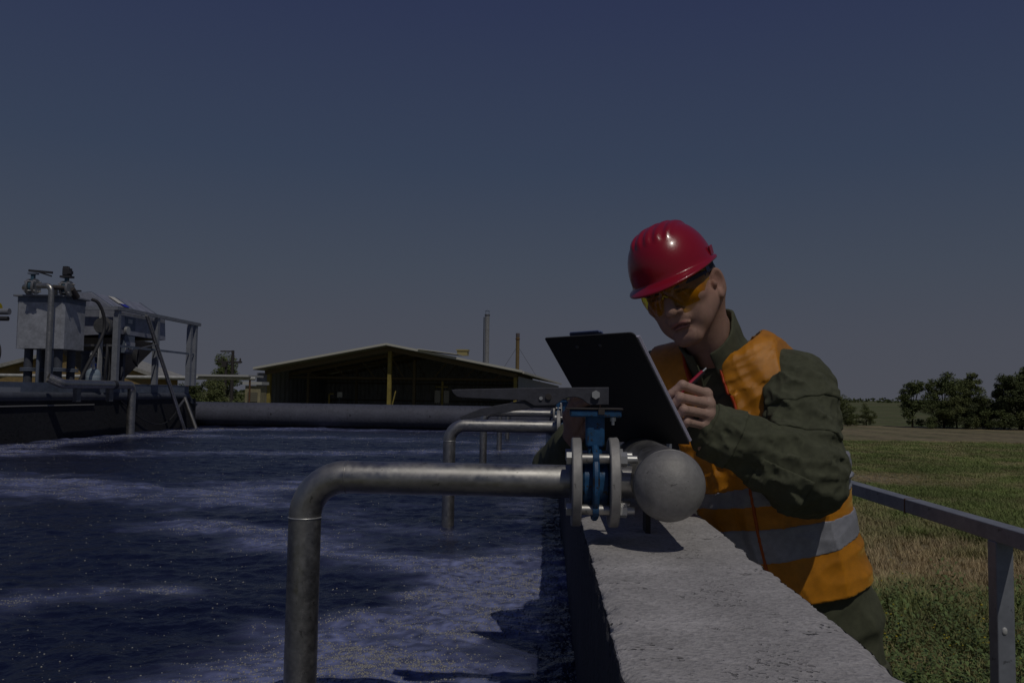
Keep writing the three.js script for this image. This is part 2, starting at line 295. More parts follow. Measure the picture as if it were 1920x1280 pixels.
{
  const xs = [], zs = []; for (let i = -90; i <= 110; i++) { const t = i / 100; xs.push(Math.sign(t) * (Math.abs(t) * 60 + Math.pow(Math.abs(t), 6) * 1500)); }
  for (let i = -25; i <= 170; i++) { const t = i / 100; zs.push(-(Math.sign(t) * (Math.abs(t) * 62 + Math.pow(Math.abs(t), 6) * 110))); }
  const nx = xs.length, pos = [], col = [], uv = [], idx = [];
  zs.forEach((z, j) => xs.forEach((x, i) => { const o = j * nx + i, g = groundTone(x, z), q = 1 + 0.25 * noise(x * 2, 4, z * 2);
    pos.push(x, 0.10 * fbm(x * 0.12, 2, z * 0.12, 3) * (x > 1.5 || z < -17 ? 1 : 0) - 0.05, z); col.push(...[0, 1, 2].map((c) => lerp(DRY[c], GREEN[c], g) * q)); uv.push(x, z);
    if (i < nx - 1 && j < zs.length - 1) idx.push(o, o + 1, o + nx, o + 1, o + nx + 1, o + nx); }));
  const g = new THREE.BufferGeometry(); g.setAttribute('position', new THREE.Float32BufferAttribute(pos, 3)); g.setAttribute('color', new THREE.Float32BufferAttribute(col, 3)); g.setAttribute('uv', new THREE.Float32BufferAttribute(uv, 2)); g.setIndex(idx); g.computeVertexNormals();
  struct('ground', g, new THREE.MeshStandardMaterial({ vertexColors: true, roughness: 1, map: rep(T.soil, 0.25), bumpMap: rep(T.soil, 0.25), bumpScale: 0.06 }));
}
{ // grass in tufts across the field beside the tank
  const r = rng(77), tris = [];
  for (let b = 0; b < 16; b++) {
    const a = r() * 6.283, d = Math.sqrt(r()) * 0.10, h = 0.14 + r() * 0.20, w = 0.004 + r() * 0.004, lean = 0.06 + r() * 0.14, la = r() * 6.283, x = Math.cos(a) * d, z = Math.sin(a) * d, sx = Math.cos(la + 1.57) * w, sz = Math.sin(la + 1.57) * w, mx = x + Math.cos(la) * lean * 0.35, mz = z + Math.sin(la) * lean * 0.35, tx = x + Math.cos(la) * lean, tz = z + Math.sin(la) * lean;
    tris.push([x - sx, 0, z - sz, x + sx, 0, z + sz, mx + sx * 0.8, h * 0.6, mz + sz * 0.8], [x - sx, 0, z - sz, mx + sx * 0.8, h * 0.6, mz + sz * 0.8, mx - sx * 0.8, h * 0.6, mz - sz * 0.8], [mx - sx * 0.8, h * 0.6, mz - sz * 0.8, mx + sx * 0.8, h * 0.6, mz + sz * 0.8, tx, h, tz]);
  }
  const g = new THREE.BufferGeometry(); g.setAttribute('position', new THREE.Float32BufferAttribute(tris.flat(), 3)); g.computeVertexNormals();
  const spots = []; let guard = 0;
  while (spots.length < 90000 && guard++ < 900000) {
    const d = 5 + Math.pow(r(), 1.5) * 52, x = 1.6 + r() * (3 + d * 0.62), z = -d; const tone = groundTone(x, z);
    if (r() > 0.35 + 0.6 * tone) continue; spots.push([x, z, tone, d]);
  }
  const m = new THREE.InstancedMesh(g, new THREE.MeshStandardMaterial({ color: 0xffffff, roughness: 0.9, side: THREE.DoubleSide }), spots.length), M4 = new THREE.Matrix4(), q = new THREE.Quaternion(), c = new THREE.Color();
  spots.forEach(([x, z, tone, d], i) => {
    const t = clamp(tone + (r() - 0.5) * 0.35), s = (0.45 + r() * 0.75) * (0.6 + 0.5 * t) * (1 - 0.62 * smooth(9, 26, d)); q.setFromAxisAngle(V(0, 1, 0), r() * 6.283);
    M4.compose(V(x, 0.10 * fbm(x * 0.12, 2, z * 0.12, 3) - 0.055, z), q, V(s * (1 + Math.max(0, d - 9) * 0.07), s, s * (1 + Math.max(0, d - 9) * 0.07))); m.setMatrixAt(i, M4);
    const k = (0.75 + r() * 0.6) * (1 + 0.7 * fbm(x * 0.35, 8, z * 0.35, 3)); c.setRGB(lerp(0.48, 0.180, t) * k, lerp(0.37, 0.232, t) * k, lerp(0.21, 0.066, t) * k); m.setColorAt(i, c);
  });
  m.name = 'field_grass'; m.userData = { kind: 'stuff', label: 'green and straw coloured grass covering the field beside the tank', category: 'grass' }; scene.add(m);
  // broad leaved weeds with small yellow flowers close to the walkway
  const leaf = []; const rr = rng(9);
  for (let k = 0; k < 26; k++) { const a = rr() * 6.283, y = 0.05 + rr() * 0.42, L = 0.03 + rr() * 0.04, w = L * 0.26, up = 0.2 + rr() * 0.7, cx = Math.cos(a), cz = Math.sin(a), b = 0.01 + rr() * 0.10, ox = Math.cos(k) * b, oz = Math.sin(k * 1.7) * b;
    const p0 = [ox, y, oz], p1 = [ox + cx * L * 0.5 - cz * w, y + L * up * 0.6, oz + cz * L * 0.5 + cx * w], p2 = [ox + cx * L * 0.5 + cz * w, y + L * up * 0.6, oz + cz * L * 0.5 - cx * w], p3 = [ox + cx * L, y + L * up * 0.8, oz + cz * L]; leaf.push(...p0, ...p2, ...p1, ...p1, ...p2, ...p3); }
  const lg = new THREE.BufferGeometry(); lg.setAttribute('position', new THREE.Float32BufferAttribute(leaf, 3)); lg.computeVertexNormals();
  const N = 1000, wm = new THREE.InstancedMesh(lg, new THREE.MeshStandardMaterial({ color: 0xffffff, roughness: 0.8, side: THREE.DoubleSide }), N), fl = [], rw = rng(31);
  for (let i = 0; i < N;) { const d = 5.5 + rw() * 6.5, x = 1.7 + rw() * (d * 0.62), z = -d; if (fbm(x * 0.5, 9, z * 0.5, 3) + 0.25 < rw() * 0.7 || (d > 11 && rw() > 0.25)) continue;
    const s = 0.5 + rw() * 0.8; q.setFromAxisAngle(V(0, 1, 0), rw() * 6.283); M4.compose(V(x, -0.06, z), q, V(s, s, s)); wm.setMatrixAt(i, M4); const k = 0.7 + rw() * 0.7; c.setRGB(0.130 * k, 0.180 * k, 0.055 * k); wm.setColorAt(i, c);
    if (rw() < 0.3 * smooth(0.05, 0.3, fbm(x * 0.7, 5, z * 0.7, 2))) for (let f = 0; f < 3; f++) fl.push([x + (rw() - 0.5) * 0.2, s * (0.38 + rw() * 0.15), z + (rw() - 0.5) * 0.2, 0.6 + rw() * 0.7]); i++; }
  wm.name = 'leafy_weeds'; wm.userData = { kind: 'stuff', label: 'leafy green weeds growing below the railing', category: 'weeds' }; scene.add(wm);
  const fg = new THREE.IcosahedronGeometry(0.010, 0), fm = new THREE.InstancedMesh(fg, M([0.55, 0.42, 0.02], 0.8), fl.length); fl.forEach(([x, y, z, s], i) => { M4.makeScale(s, s * 0.6, s); M4.setPosition(x, y, z); fm.setMatrixAt(i, M4); });
  fm.name = 'yellow_flowers'; fm.userData = { kind: 'stuff', label: 'tiny yellow flower heads among the weeds', category: 'flowers' }; scene.add(fm);
}

// ---------------------------------------------------------------- air header pipe, drop pipes and valves on the near wall
const HX = 0.214, HY = 2.446, HR = 0.061, DROPS = [[-1.6, 2.441, -0.452], [-4.17, 2.446, -0.476], [-7.1, 2.447, -0.528], [-10.0, 2.456, -0.557], [-12.4, 2.46, -0.575]];
const capMat = M([0.46, 0.45, 0.44], 0.62, { metalness: 0.35, map: rep(T.zinc, 5), bumpMap: rep(T.grain, 14), bumpScale: 0.0005 });
{
  const h = thing('header_pipe', 'thick grey header pipe with a rounded ball end lying along the wall top', 'pipe', [HX, WT, -1.5]);
  const y = HY - WT;
  mesh('pipe', cyl(HR, HR, [0, y, -0.012], [0, y, -13.2], 40), MAT.zinc, h);
  const cap = new THREE.SphereGeometry(HR + 0.001, 48, 24, 0, Math.PI * 2, 0, Math.PI / 2); cap.rotateX(Math.PI / 2); cap.scale(1, 1, 0.8); boxUV(cap); cap.translate(0, y, -0.006);
  mesh('end_cap', cap, capMat, h);
  const weld = new THREE.TorusGeometry(HR, 0.0025, 8, 48); weld.translate(0, y, -0.010); mesh('weld_bead', weld, MAT.zincDull, h);
  for (const [z, py] of DROPS) {
    const b = mesh('branch_stub', cyl(0.030, 0.030, [-0.02, py - WT, z + 1.5], [0.126 - HX, py - WT, z + 1.5]), MAT.zinc, h);
    mesh('branch_flange', disc(0.0825, [0.114 - HX, py - WT, z + 1.5], [0.132 - HX, py - WT, z + 1.5]), MAT.flange, h);
  }
  for (const z of [-0.24, -2.9, -5.8, -8.6, -11.2]) mesh('support_leg', [box(0.010, y - HR + 0.012, 0.05, -0.012, (y - HR + 0.012) / 2 - 0.004, z)], MAT.iron, h);
}
const PIPE_LABEL = ['large grey bent drop pipe nearest the camera entering the foamy water', 'grey bent drop pipe second from the camera, seen below the black lever', 'thin grey drop pipe third from the camera', 'short dark drop pipe fourth from the camera', 'farthest small dark drop pipe by the end wall'];
const VALVE_LABEL = ['blue butterfly valve with black lever in front of the clipboard', 'second blue butterfly valve with black lever behind the near valve', 'third butterfly valve along the wall, mostly hidden by the worker', 'fourth butterfly valve along the wall, mostly hidden by the worker', 'farthest butterfly valve along the wall near the end wall'];
function dropPipe([z, y, vx], i) {
  const t = thing('drop_pipe', PIPE_LABEL[i], 'pipe', [0, 0, z], 0, 'drop pipes along the near wall');
  const rr = 0.0302, fx = 0.046;
  mesh('pipe', pipe([[fx + 0.002, y, 0], [vx, y, 0], [vx, 1.45, 0]], rr, 0.076, 120, 36), i ? MAT.zinc : MAT.zinc, t);
  mesh('flange', disc(0.0815, [fx, y, 0], [fx + 0.0175, y, 0]), MAT.flange, t);
  const w1 = new THREE.TorusGeometry(rr, 0.0016, 6, 36); w1.rotateX(Math.PI / 2); w1.translate(vx, y - 0.076, 0); mesh('weld_bead', w1, MAT.nut, t);
  const w2 = new THREE.TorusGeometry(rr, 0.0011, 6, 36); w2.rotateY(Math.PI / 2); w2.translate(vx + 0.078, y, 0); mesh('weld_bead', w2, MAT.zinc, t);
  const w3 = new THREE.TorusGeometry(rr + 0.002, 0.004, 6, 36); w3.rotateY(Math.PI / 2); w3.translate(fx, y, 0); mesh('collar', w3, MAT.zincDull, t);
}
const hexGeo = (r, L) => { const g = new THREE.CylinderGeometry(r, r, L, 6); return g.toNonIndexed(); };
function hexX(r, L, x, y, z, turn = 0) { const g = hexGeo(r, L); g.rotateY(turn); g.rotateZ(Math.PI / 2); g.computeVertexNormals(); g.translate(x, y, z); return g; }
function thread(r, a, b) { // studs with turned grooves
  const A = A3(a), B = A3(b), L = B.distanceTo(A), pts = [[0, 0]]; const n = Math.max(6, Math.round(L / 0.0022)); for (let i = 0; i <= n * 2; i++) pts.push([r - (i % 2) * 0.0008, L * i / (n * 2)]); pts.push([0, L]);
  const g = new THREE.LatheGeometry(pts.map(([x, y]) => new THREE.Vector2(x, y)), 14); g.applyQuaternion(new THREE.Quaternion().setFromUnitVectors(V(0, 1, 0), B.clone().sub(A).normalize())); g.translate(A.x, A.y, A.z); return g;
}
function valve([z, y], i) {
  const t = thing('butterfly_valve', VALVE_LABEL[i], 'valve', [0, y, z], 0, 'butterfly valves along the near wall');
  const cx = 0.089;
  const body = mesh('valve_body', [disc(0.047, [0.0665, 0, 0], [0.1135, 0, 0], 40, 0.003), disc(0.071, [cx - 0.006, 0, 0], [cx + 0.006, 0, 0], 48, 0.003)], MAT.blue, t);
  mesh('rubber_seat', disc(0.044, [0.0637, 0, 0], [0.0665, 0, 0], 40, 0.0008), MAT.rubber, t); mesh('rubber_seat', disc(0.044, [0.1135, 0, 0], [0.1140, 0, 0], 40, 0.0002), MAT.rubber, t);
  for (const [sy, sz] of [[1, 1], [1, -1], [-1, 1], [-1, -1]]) { const r = new THREE.Group(); const lug = new THREE.CylinderGeometry(0.0125, 0.0125, 0.0112, 20); lug.rotateZ(Math.PI / 2); lug.translate(cx, sy * 0.0455, sz * 0.0455); mesh('bolt_lug', lug, MAT.blue, t); }
  const neck = box(0.035, 0.062, 0.034, cx, 0.094, 0, 0.006); mesh('neck', [neck, box(0.026, 0.03, 0.026, cx, 0.06, 0, 0.004)], MAT.blue, t);
  mesh('mounting_plate', [box(0.094, 0.013, 0.06, cx, 0.1265, 0, 0.003)], MAT.blue, t);
  mesh('index_plate', [box(0.105, 0.0035, 0.066, cx - 0.003, 0.1352, 0, 0.0012), box(0.012, 0.013, 0.004, cx + 0.010, 0.131, 0.032, 0.001)], MAT.iron, t);
  mesh('plate_bolt', [hexGeo(0.006, 0.007).translate(cx + 0.032, 0.1165, 0.018), cyl(0.0032, 0.0032, [cx + 0.032, 0.106, 0.018], [cx + 0.032, 0.12, 0.018], 10)], MAT.nut, t);
  mesh('stem', cyl(0.0085, 0.0085, [cx, 0.13, 0], [cx, 0.165, 0], 16), MAT.iron, t);
  // lever: pressed steel bar with an arched cut-out, squeeze trigger below
  const X = (px) => 0.001 * (px - 1027), Y = (py) => 0.001 * (900 - py) + 0.001;
  const o = [[1139, 727], [1139, 757], [1108, 758], [1101, 755], [1093, 748], [1084, 744.5], [1074, 743.5], [1064, 745], [1055, 749], [1047, 755], [1040, 759.5], [1003, 761], [986, 751.5], [868, 748], [859, 746], [853, 741], [850, 736], [856, 735], [974, 731], [1040, 729]];
  const og = extrude(o.map(([a, b]) => [X(a), Y(b)]), 0.020, 0.0012); og.translate(0, 0, -0.004); boxUV(og); const lev = mesh('lever', og, MAT.lever, t);
  const tr = [[1042, 765], [1003, 765], [900, 783], [868, 789], [866, 785], [905, 769], [985, 753], [1012, 752], [1042, 752]];
  const tg = extrude(tr.map(([a, b]) => [X(a), Y(b)]), 0.013, 0.001); tg.translate(0, 0, -0.001); boxUV(tg); mesh('trigger', tg, MAT.lever, t);
  const hb = hexGeo(0.0082, 0.007); hb.rotateX(Math.PI / 2); hb.computeVertexNormals(); hb.translate(X(1116), Y(740), 0.0205); mesh('lever_bolt', hb, MAT.nut, t);
  const rv = new THREE.CylinderGeometry(0.0034, 0.0034, 0.003, 16); rv.rotateX(Math.PI / 2); rv.translate(X(1015), Y(748), 0.0185); mesh('rivet', rv, MAT.nut, t);
  const pv = new THREE.CylinderGeometry(0.0055, 0.0058, 0.004, 20); pv.rotateX(Math.PI / 2); pv.translate(X(1029), Y(745), 0.0188); mesh('pivot_pin', pv, MAT.iron, t);
  for (const [sy, sz] of [[1, 1], [1, -1], [-1, 1], [-1, -1]]) {
    const yy = sy * 0.0455, zz = sz * 0.0455;
    const s = mesh('stud_bolt', thread(0.0075, [0.036, yy, zz], [0.163 - (sy < 0 ? 0.004 : 0), yy, zz]), MAT.nut, t);
    mesh('bolt_head', hexX(0.0122, 0.0098, 0.0408, yy, zz, 0.2), MAT.nut, t); mesh('nut', hexX(0.0132, 0.0125, 0.1385, yy, zz, 0.5 * sz), MAT.nut, t);
    mesh('spacer_sleeve', cyl(0.0095, 0.0095, [0.0640, yy, zz], [0.1135, yy, zz], 18), MAT.zinc, t);
  }
}
DROPS.forEach((d, i) => { dropPipe(d, i); valve(d, i); });

// ---------------------------------------------------------------- walkway and railing on the field side
{
  const w = thing('walkway', 'steel walkway the worker stands on, behind the concrete wall', 'walkway', [0.70, 0, 0]);
  mesh('deck', box(0.62, 0.04, 9.0, 0, 1.10, -3.2), MAT.paintDark, w);
  for (let z = 0.8; z > -8; z -= 2.1) for (const x of [-0.27, 0.27]) mesh('leg', box(0.06, 1.13, 0.06, x, 0.515, z), MAT.paintDark, w);
  for (const x of [-0.27, 0.27]) mesh('beam', box(0.05, 0.09, 8.9, x, 1.034, -3.2), MAT.paintDark, w);
  const r = thing('guard_rail', 'painted grey steel railing beside the field, right of the worker', 'railing', [0.977, 1.116, 0]);
  mesh('top_rail', box(0.040, 0.036, 9.0, 0.003, 1.203, -3.2, 0.003), MAT.zincRail, r);
  for (const z of [0.2, -0.9, -1.90, -2.86, -3.9, -4.9, -5.9, -6.9]) { mesh('post', box(0.037, 1.186, 0.037, 0, 0.593, z, 0.003), MAT.zincRail, r); }
  mesh('rail_joint', box(0.0415, 0.0375, 0.006, 0.003, 1.203, -2.35), MAT.rust, r);
  const b = new THREE.SphereGeometry(0.006, 10, 8); b.scale(1, 1.4, 0.6); b.translate(-0.004, 1.0, -1.90 + 0.0185); mesh('paint_blob', b, MAT.white, r);
}

// ---------------------------------------------------------------- clipboard and pen
{
  const C = V(0.150, 2.6115, -1.856), w = V(0.1775, 0.004, 0.1455).normalize(), h0 = V(-0.1565, 0.224, 0.1405), n = w.clone().cross(h0).normalize(), h = n.clone().cross(w).normalize();
  const g = new THREE.Group(); g.name = numbered('clipboard'); g.matrixAutoUpdate = true; g.position.copy(C); g.quaternion.setFromRotationMatrix(new THREE.Matrix4().makeBasis(w, h, n)); scene.add(g);
  tag(g, 'black clipboard held up by the worker, its back to the camera', 'clipboard');
  const W2 = 0.1145, H2 = 0.155, rc = 0.012, s = new THREE.Shape();
  s.moveTo(-W2, -H2); s.lineTo(W2, -H2); s.lineTo(W2, H2 - rc); s.quadraticCurveTo(W2, H2, W2 - rc, H2); s.lineTo(-W2 + rc * 0.3, H2); s.quadraticCurveTo(-W2, H2, -W2, H2 - rc * 0.3); s.lineTo(-W2, -H2);
  const bg = new THREE.ExtrudeGeometry(s, { depth: 0.0022, bevelEnabled: true, bevelSize: 0.0006, bevelThickness: 0.0006, bevelSegments: 2 }); bg.translate(0, 0, -0.0011);
  mesh('board', bg, M([0.024, 0.024, 0.027], 0.85, { bumpMap: rep(T.grain, 8), bumpScale: 0.0003 }), g);
  const pp = []; for (let i = 0; i < 4; i++) pp.push(box(0.208, 0.292, 0.0012, 0.0135 + i * 0.0006, -0.005, -0.0030 - i * 0.0014)); mesh('paper_pad', pp, M([0.62, 0.60, 0.74], 0.8), g);
  mesh('clip', [box(0.085, 0.03, 0.0045, -0.012, 0.140, -0.0115, 0.0015), box(0.075, 0.006, 0.003, -0.012, 0.1565, -0.009, 0.001)], M([0.16, 0.20, 0.36], 0.4, { metalness: 0.4 }), g);
  for (const x of [-0.040, 0.020]) { const v = new THREE.SphereGeometry(0.0042, 16, 8, 0, 6.3, 0, 1.57); v.rotateX(Math.PI / 2); v.scale(1, 1, 0.5); v.translate(x, 0.128, 0.0016); mesh('rivet', v, M([0.10, 0.10, 0.10], 0.45, { metalness: 0.4 }), g); }
}
{
  const a = V(0.353, 2.665, -1.918), b = V(0.262, 2.580, -1.892), d = b.clone().sub(a).normalize();
  const p = thing('pen', 'red and black ballpoint pen in the writing hand', 'pen', [a.x, a.y, a.z]); const at = (t) => d.clone().multiplyScalar(t);
  mesh('barrel', cyl(0.0048, 0.0048, at(0.012), at(0.095), 16), M([0.42, 0.015, 0.045], 0.3), p);
  mesh('push_button', cyl(0.0026, 0.0026, at(0), at(0.012), 12), M([0.6, 0.6, 0.6], 0.3, { metalness: 0.8 }), p);
  mesh('tip', cyl(0.0046, 0.001, at(0.095), at(0.122), 14), M([0.03, 0.03, 0.03], 0.4), p);
  const side = V(0.45, -0.45, 0.75).normalize().multiplyScalar(0.0058), c0 = at(0.010).add(side), c1 = at(0.052).add(side); mesh('pocket_clip', bar(0.0058, 0.0026, c0, c1, side.clone().normalize()), M([0.03, 0.03, 0.035], 0.35), p);
}

// ---------------------------------------------------------------- machinery on the left wall
{
  const DK = 2.445; // wall and deck top
  const sk = thing('skid_frame', 'blue grey steel base frame carrying the machinery on the left wall', 'frame', [-6.3, DK, -11.4]);
  const beam = (x, z0, z1) => [box(0.012, 0.20, z0 - z1, x, 0.105, (z0 + z1) / 2), box(0.09, 0.012, z0 - z1, x - 0.04, 0.211, (z0 + z1) / 2), box(0.09, 0.012, z0 - z1, x - 0.04, 0.006, (z0 + z1) / 2)];
  mesh('side_beam', beam(0.17, 3.4, -2.95), MAT.steelBlue, sk); mesh('side_beam', beam(-1.1, 3.4, -2.95), MAT.steelBlue, sk);
  for (const z of [3.36, 1.6, 0.2, -1.3, -2.92]) mesh('cross_beam', box(1.16, 0.16, 0.06, -0.46, 0.09, z), MAT.steelBlue, sk);
  mesh('deck_plate', box(1.2, 0.01, 2.8, -0.47, 0.223, -1.5), MAT.steelBlue, sk);
  mesh('name_plate', box(0.006, 0.11, 0.55, 0.180, 0.10, 2.0), M([0.34, 0.36, 0.40], 0.5), sk);

  // guard rail round the platform
  const gr = thing('platform_railing', 'galvanised handrail round the platform on the left machinery', 'railing', [-5.97, 2.668, -11.6]);
  const angle = (x, z, h) => [box(0.010, h, 0.075, x, h / 2, z), box(0.065, h, 0.010, x - 0.0375, h / 2, z + 0.032)];
  for (const [z, h] of [[0, 1.02], [-1.2, 1.02], [-2.42, 1.02], [-2.62, 1.02]]) mesh('post', angle(0, z, h), MAT.zincRail, gr);
  mesh('top_rail', [box(0.055, 0.05, 2.85, -0.01, 1.046, -1.33)], MAT.zincRail, gr); mesh('mid_rail', box(0.012, 0.032, 2.6, -0.02, 0.53, -1.3), MAT.steelBlue, gr);
  mesh('end_rail', box(0.85, 0.05, 0.05, -0.47, 1.046, 0.02), MAT.zincRail, gr); mesh('end_mid_rail', box(0.8, 0.03, 0.03, -0.45, 0.53, 0.02), MAT.zinc, gr);
  for (const x of [-0.86]) mesh('post', angle(x, 0, 1.02), MAT.zincRail, gr);

  // tall cylindrical tank on four legs
  const tk = thing('mixing_tank', 'grey boxy sheet metal tank on pipe legs at far left', 'tank', [-6.53, DK, -10.92]);
  const oct = (w, d, c) => [[-w + c, -d], [w - c, -d], [w, -d + c], [w, d - c], [w - c, d], [-w + c, d], [-w, d - c], [-w, -d + c]];
  const prism = (w, d, c, y0, y1) => { const g = extrude(oct(w, d, c), y1 - y0, 0); g.rotateX(-Math.PI / 2); g.translate(0, y0, 0); return boxUV(g); };
  mesh('shell', prism(0.315, 0.265, 0.03, 0.655, 1.325), M([0.58, 0.60, 0.66], 0.42, { metalness: 0.25, map: rep(T.mottle, 1.5) }), tk);
  mesh('rim', prism(0.36, 0.31, 0.035, 1.325, 1.343), MAT.zincRail, tk); mesh('rim_band', prism(0.319, 0.269, 0.03, 1.25, 1.3245), MAT.steelBlue, tk);
  for (const [x, z] of [[-0.20, 0.14], [0.20, 0.15], [-0.18, -0.16], [0.2, -0.15]]) { const l = mesh('leg', cyl(0.052, 0.052, [x, 0, z], [x, 0.66, z], 20), MAT.paintDark, tk); mesh('leg_flange', [disc(0.095, [x, 0.365, z], [x, 0.385, z], 24, 0.003)], MAT.steelBlue, tk); mesh('leg_flange', [disc(0.095, [x, 0.39, z], [x, 0.41, z], 24, 0.003)], MAT.steelBlue, tk); }
  mesh('support_tube', cyl(0.022, 0.022, [-0.06, 0, 0.16], [-0.06, 0.66, 0.16], 12), MAT.steelBlue, tk); mesh('support_tube', cyl(0.03, 0.03, [0.06, 0, -0.1], [0.06, 0.66, -0.1], 12), MAT.paintDark, tk);
  mesh('lid_bracket', [box(0.05, 0.10, 0.03, 0.24, 1.39, -0.08), box(0.10, 0.02, 0.03, 0.28, 1.44, -0.08)], MAT.black, tk); mesh('lid_bracket', box(0.03, 0.12, 0.03, 0.10, 1.40, 0.1), MAT.black, tk);

  // dosing pipe with two valves on top of the tank
  const fp = thing('dosing_pipe', 'thin grey standpipe bent over the top of the boxy tank', 'pipe', [-6.30, DK, -10.50]);
  mesh('standpipe', pipe([[0, 0.03, 0], [0, 1.445, 0], [-0.20, 1.445, -0.03]], 0.036, 0.075, 60, 18), MAT.zinc, fp);
  mesh('down_leg', pipe([[-0.26, 1.44, -0.04], [-0.41, 1.44, -0.07], [-0.41, 0.90, -0.22]].map((p, i) => (i === 2 ? [-0.41, 1.335, -0.24] : p)), 0.034, 0.05, 50, 16), MAT.zinc, fp);
  mesh('link_pipe', cyl(0.030, 0.030, [0.0, 1.43, -0.02], [0.12, 1.43, -0.10], 16), MAT.iron, fp); mesh('foot_union', [disc(0.052, [0, 0.09, 0], [0, 0.13, 0], 20)], MAT.zincDull, fp);
  mesh('drain_spout', pipe([[0, 0.05, 0], [0, 0.02, 0.02], [0.09, -0.02, 0.12]], 0.022, 0.012, 20, 10), MAT.white, fp); mesh('outlet_leg', cyl(0.045, 0.045, [0.14, 1.43, -0.2], [0.16, 1.33, -0.3], 14), MAT.iron, fp);
  const small = (name, label, x, y, z, handle) => { const v = thing(name, label, 'valve', [x, y, z]);
    mesh('flange', disc(0.098, [-0.055, 0, 0], [-0.025, 0, 0], 32, 0.004), MAT.zinc, v); mesh('flange', disc(0.098, [0.025, 0, 0], [0.055, 0, 0], 32, 0.004), MAT.zinc, v); mesh('valve_body', [disc(0.075, [-0.024, 0, 0], [0.024, 0, 0], 32, 0.004), box(0.04, 0.10, 0.04, 0, 0.11, 0)], M([0.05, 0.11, 0.16], 0.5), v);
    for (const [a, c] of [[0.06, 0.06], [-0.06, 0.06], [0.06, -0.06], [-0.06, -0.06]]) mesh('stud_bolt', cyl(0.009, 0.009, [-0.075, a, c], [0.075, a, c], 8), MAT.nut, v);
    if (handle === 'lever') { mesh('top_plate', box(0.11, 0.02, 0.07, 0, 0.165, 0), MAT.steelBlue, v); mesh('lever', bar(0.025, 0.028, [-0.06, 0.205, 0], [0.25, 0.180, 0]), MAT.black, v); mesh('trigger', bar(0.018, 0.018, [0.06, 0.190, 0], [0.24, 0.135, 0]), MAT.black, v); }
    else { mesh('actuator', [box(0.09, 0.10, 0.09, 0, 0.215, 0, 0.012), box(0.05, 0.04, 0.06, 0.05, 0.205, 0.02), box(0.14, 0.025, 0.10, 0, 0.150, 0), box(0.06, 0.03, 0.06, -0.015, 0.27, 0)], MAT.black, v); } return v; };
  small('tank_valve', 'small flanged valve with black lever at top left of the tank', -6.585, 3.885, -10.56, 'lever'); small('tank_valve', 'small flanged valve with black actuator at top right of the tank', -6.20, 3.875, -10.66, 'act');
  const sup = thing('inlet_rail', 'grey pipe with yellow coupling entering at the left picture edge', 'pipe', [-7.5, DK, -10.9]); mesh('pipe', cyl(0.042, 0.042, [-0.6, 1.145, 0], [0.42, 1.145, 0.02], 16), MAT.zincRail, sup); mesh('hose_below', cyl(0.03, 0.03, [-0.6, 1.06, 0.0], [0.42, 1.05, 0.04], 12), MAT.black, sup); mesh('coupling', [disc(0.075, [0.10, 1.19, 0.01], [0.27, 1.19, 0.01], 20)], M([0.62, 0.50, 0.02], 0.5), sup); mesh('coupling', [disc(0.06, [0.12, 1.05, 0.02], [0.26, 1.05, 0.02], 20)], M([0.60, 0.36, 0.02], 0.5), sup); mesh('stand', box(0.05, 1.12, 0.05, -0.25, 0.56, -0.01), MAT.steelBlue, sup);

  // screening unit: folded sheet metal hood over a hopper
  const sc = thing('screening_unit', 'grey angular sheet metal hood over a hopper behind the railing', 'machine', [-6.56, DK, -12.4]);
  const hood = extrude([[-0.62, 0.86], [-0.62, 1.20], [-0.40, 1.46], [0.12, 1.50], [0.52, 1.24], [0.54, 0.93]], 1.46, 0.004); hood.translate(0, 0, -0.75); boxUV(hood); mesh('hood', hood, M([0.42, 0.44, 0.53], 0.5, { metalness: 0.25, map: rep(T.mottle, 1) }), sc);
  for (const z of [-0.74, 0.02, 0.70]) mesh('hood_seam', [bar(0.02, 0.012, [0.12, 1.507, z], [0.525, 1.247, z]), bar(0.02, 0.012, [-0.40, 1.467, z], [0.12, 1.507, z])], MAT.steelBlue, sc);
  const fr = new THREE.CylinderGeometry(0.72, 0.20, 0.62, 4, 1); fr.rotateY(Math.PI / 4); fr.scale(1.0, 1, 1.25); fr.translate(0, 0.56, 0); mesh('hopper', fr.toNonIndexed(), M([0.30, 0.26, 0.20], 0.6, { metalness: 0.2, map: T.mottle }), sc); mesh('outlet', cyl(0.17, 0.17, [0, 0.0, 0], [0, 0.30, 0], 20), MAT.paintDark, sc);
  mesh('motor', [cyl(0.10, 0.10, [0.42, 1.02, 0.70], [0.42, 1.02, 0.98], 24), cyl(0.12, 0.12, [0.42, 1.02, 0.88], [0.42, 1.02, 0.93], 24)], MAT.zincDull, sc);
  mesh('label_sticker', (() => { const g = box(0.19, 0.003, 0.17); g.rotateZ(-0.575); g.translate(0.235, 1.447, 0.22); return g; })(), M([0.70, 0.68, 0.62], 0.6), sc); mesh('logo_sticker', (() => { const g = box(0.09, 0.003, 0.16); g.rotateZ(-0.575); g.translate(0.352, 1.371, 0.19); return g; })(), M([0.03, 0.04, 0.40], 0.5), sc);
  mesh('gauge', [disc(0.06, [0.56, 0.98, 0.55], [0.60, 0.98, 0.55], 20)], MAT.nut, sc);

  const cab = thing('control_cabinet', 'blue grey control cabinet with white lower panel behind the corner post', 'cabinet', [-6.12, 2.668, -12.02]);
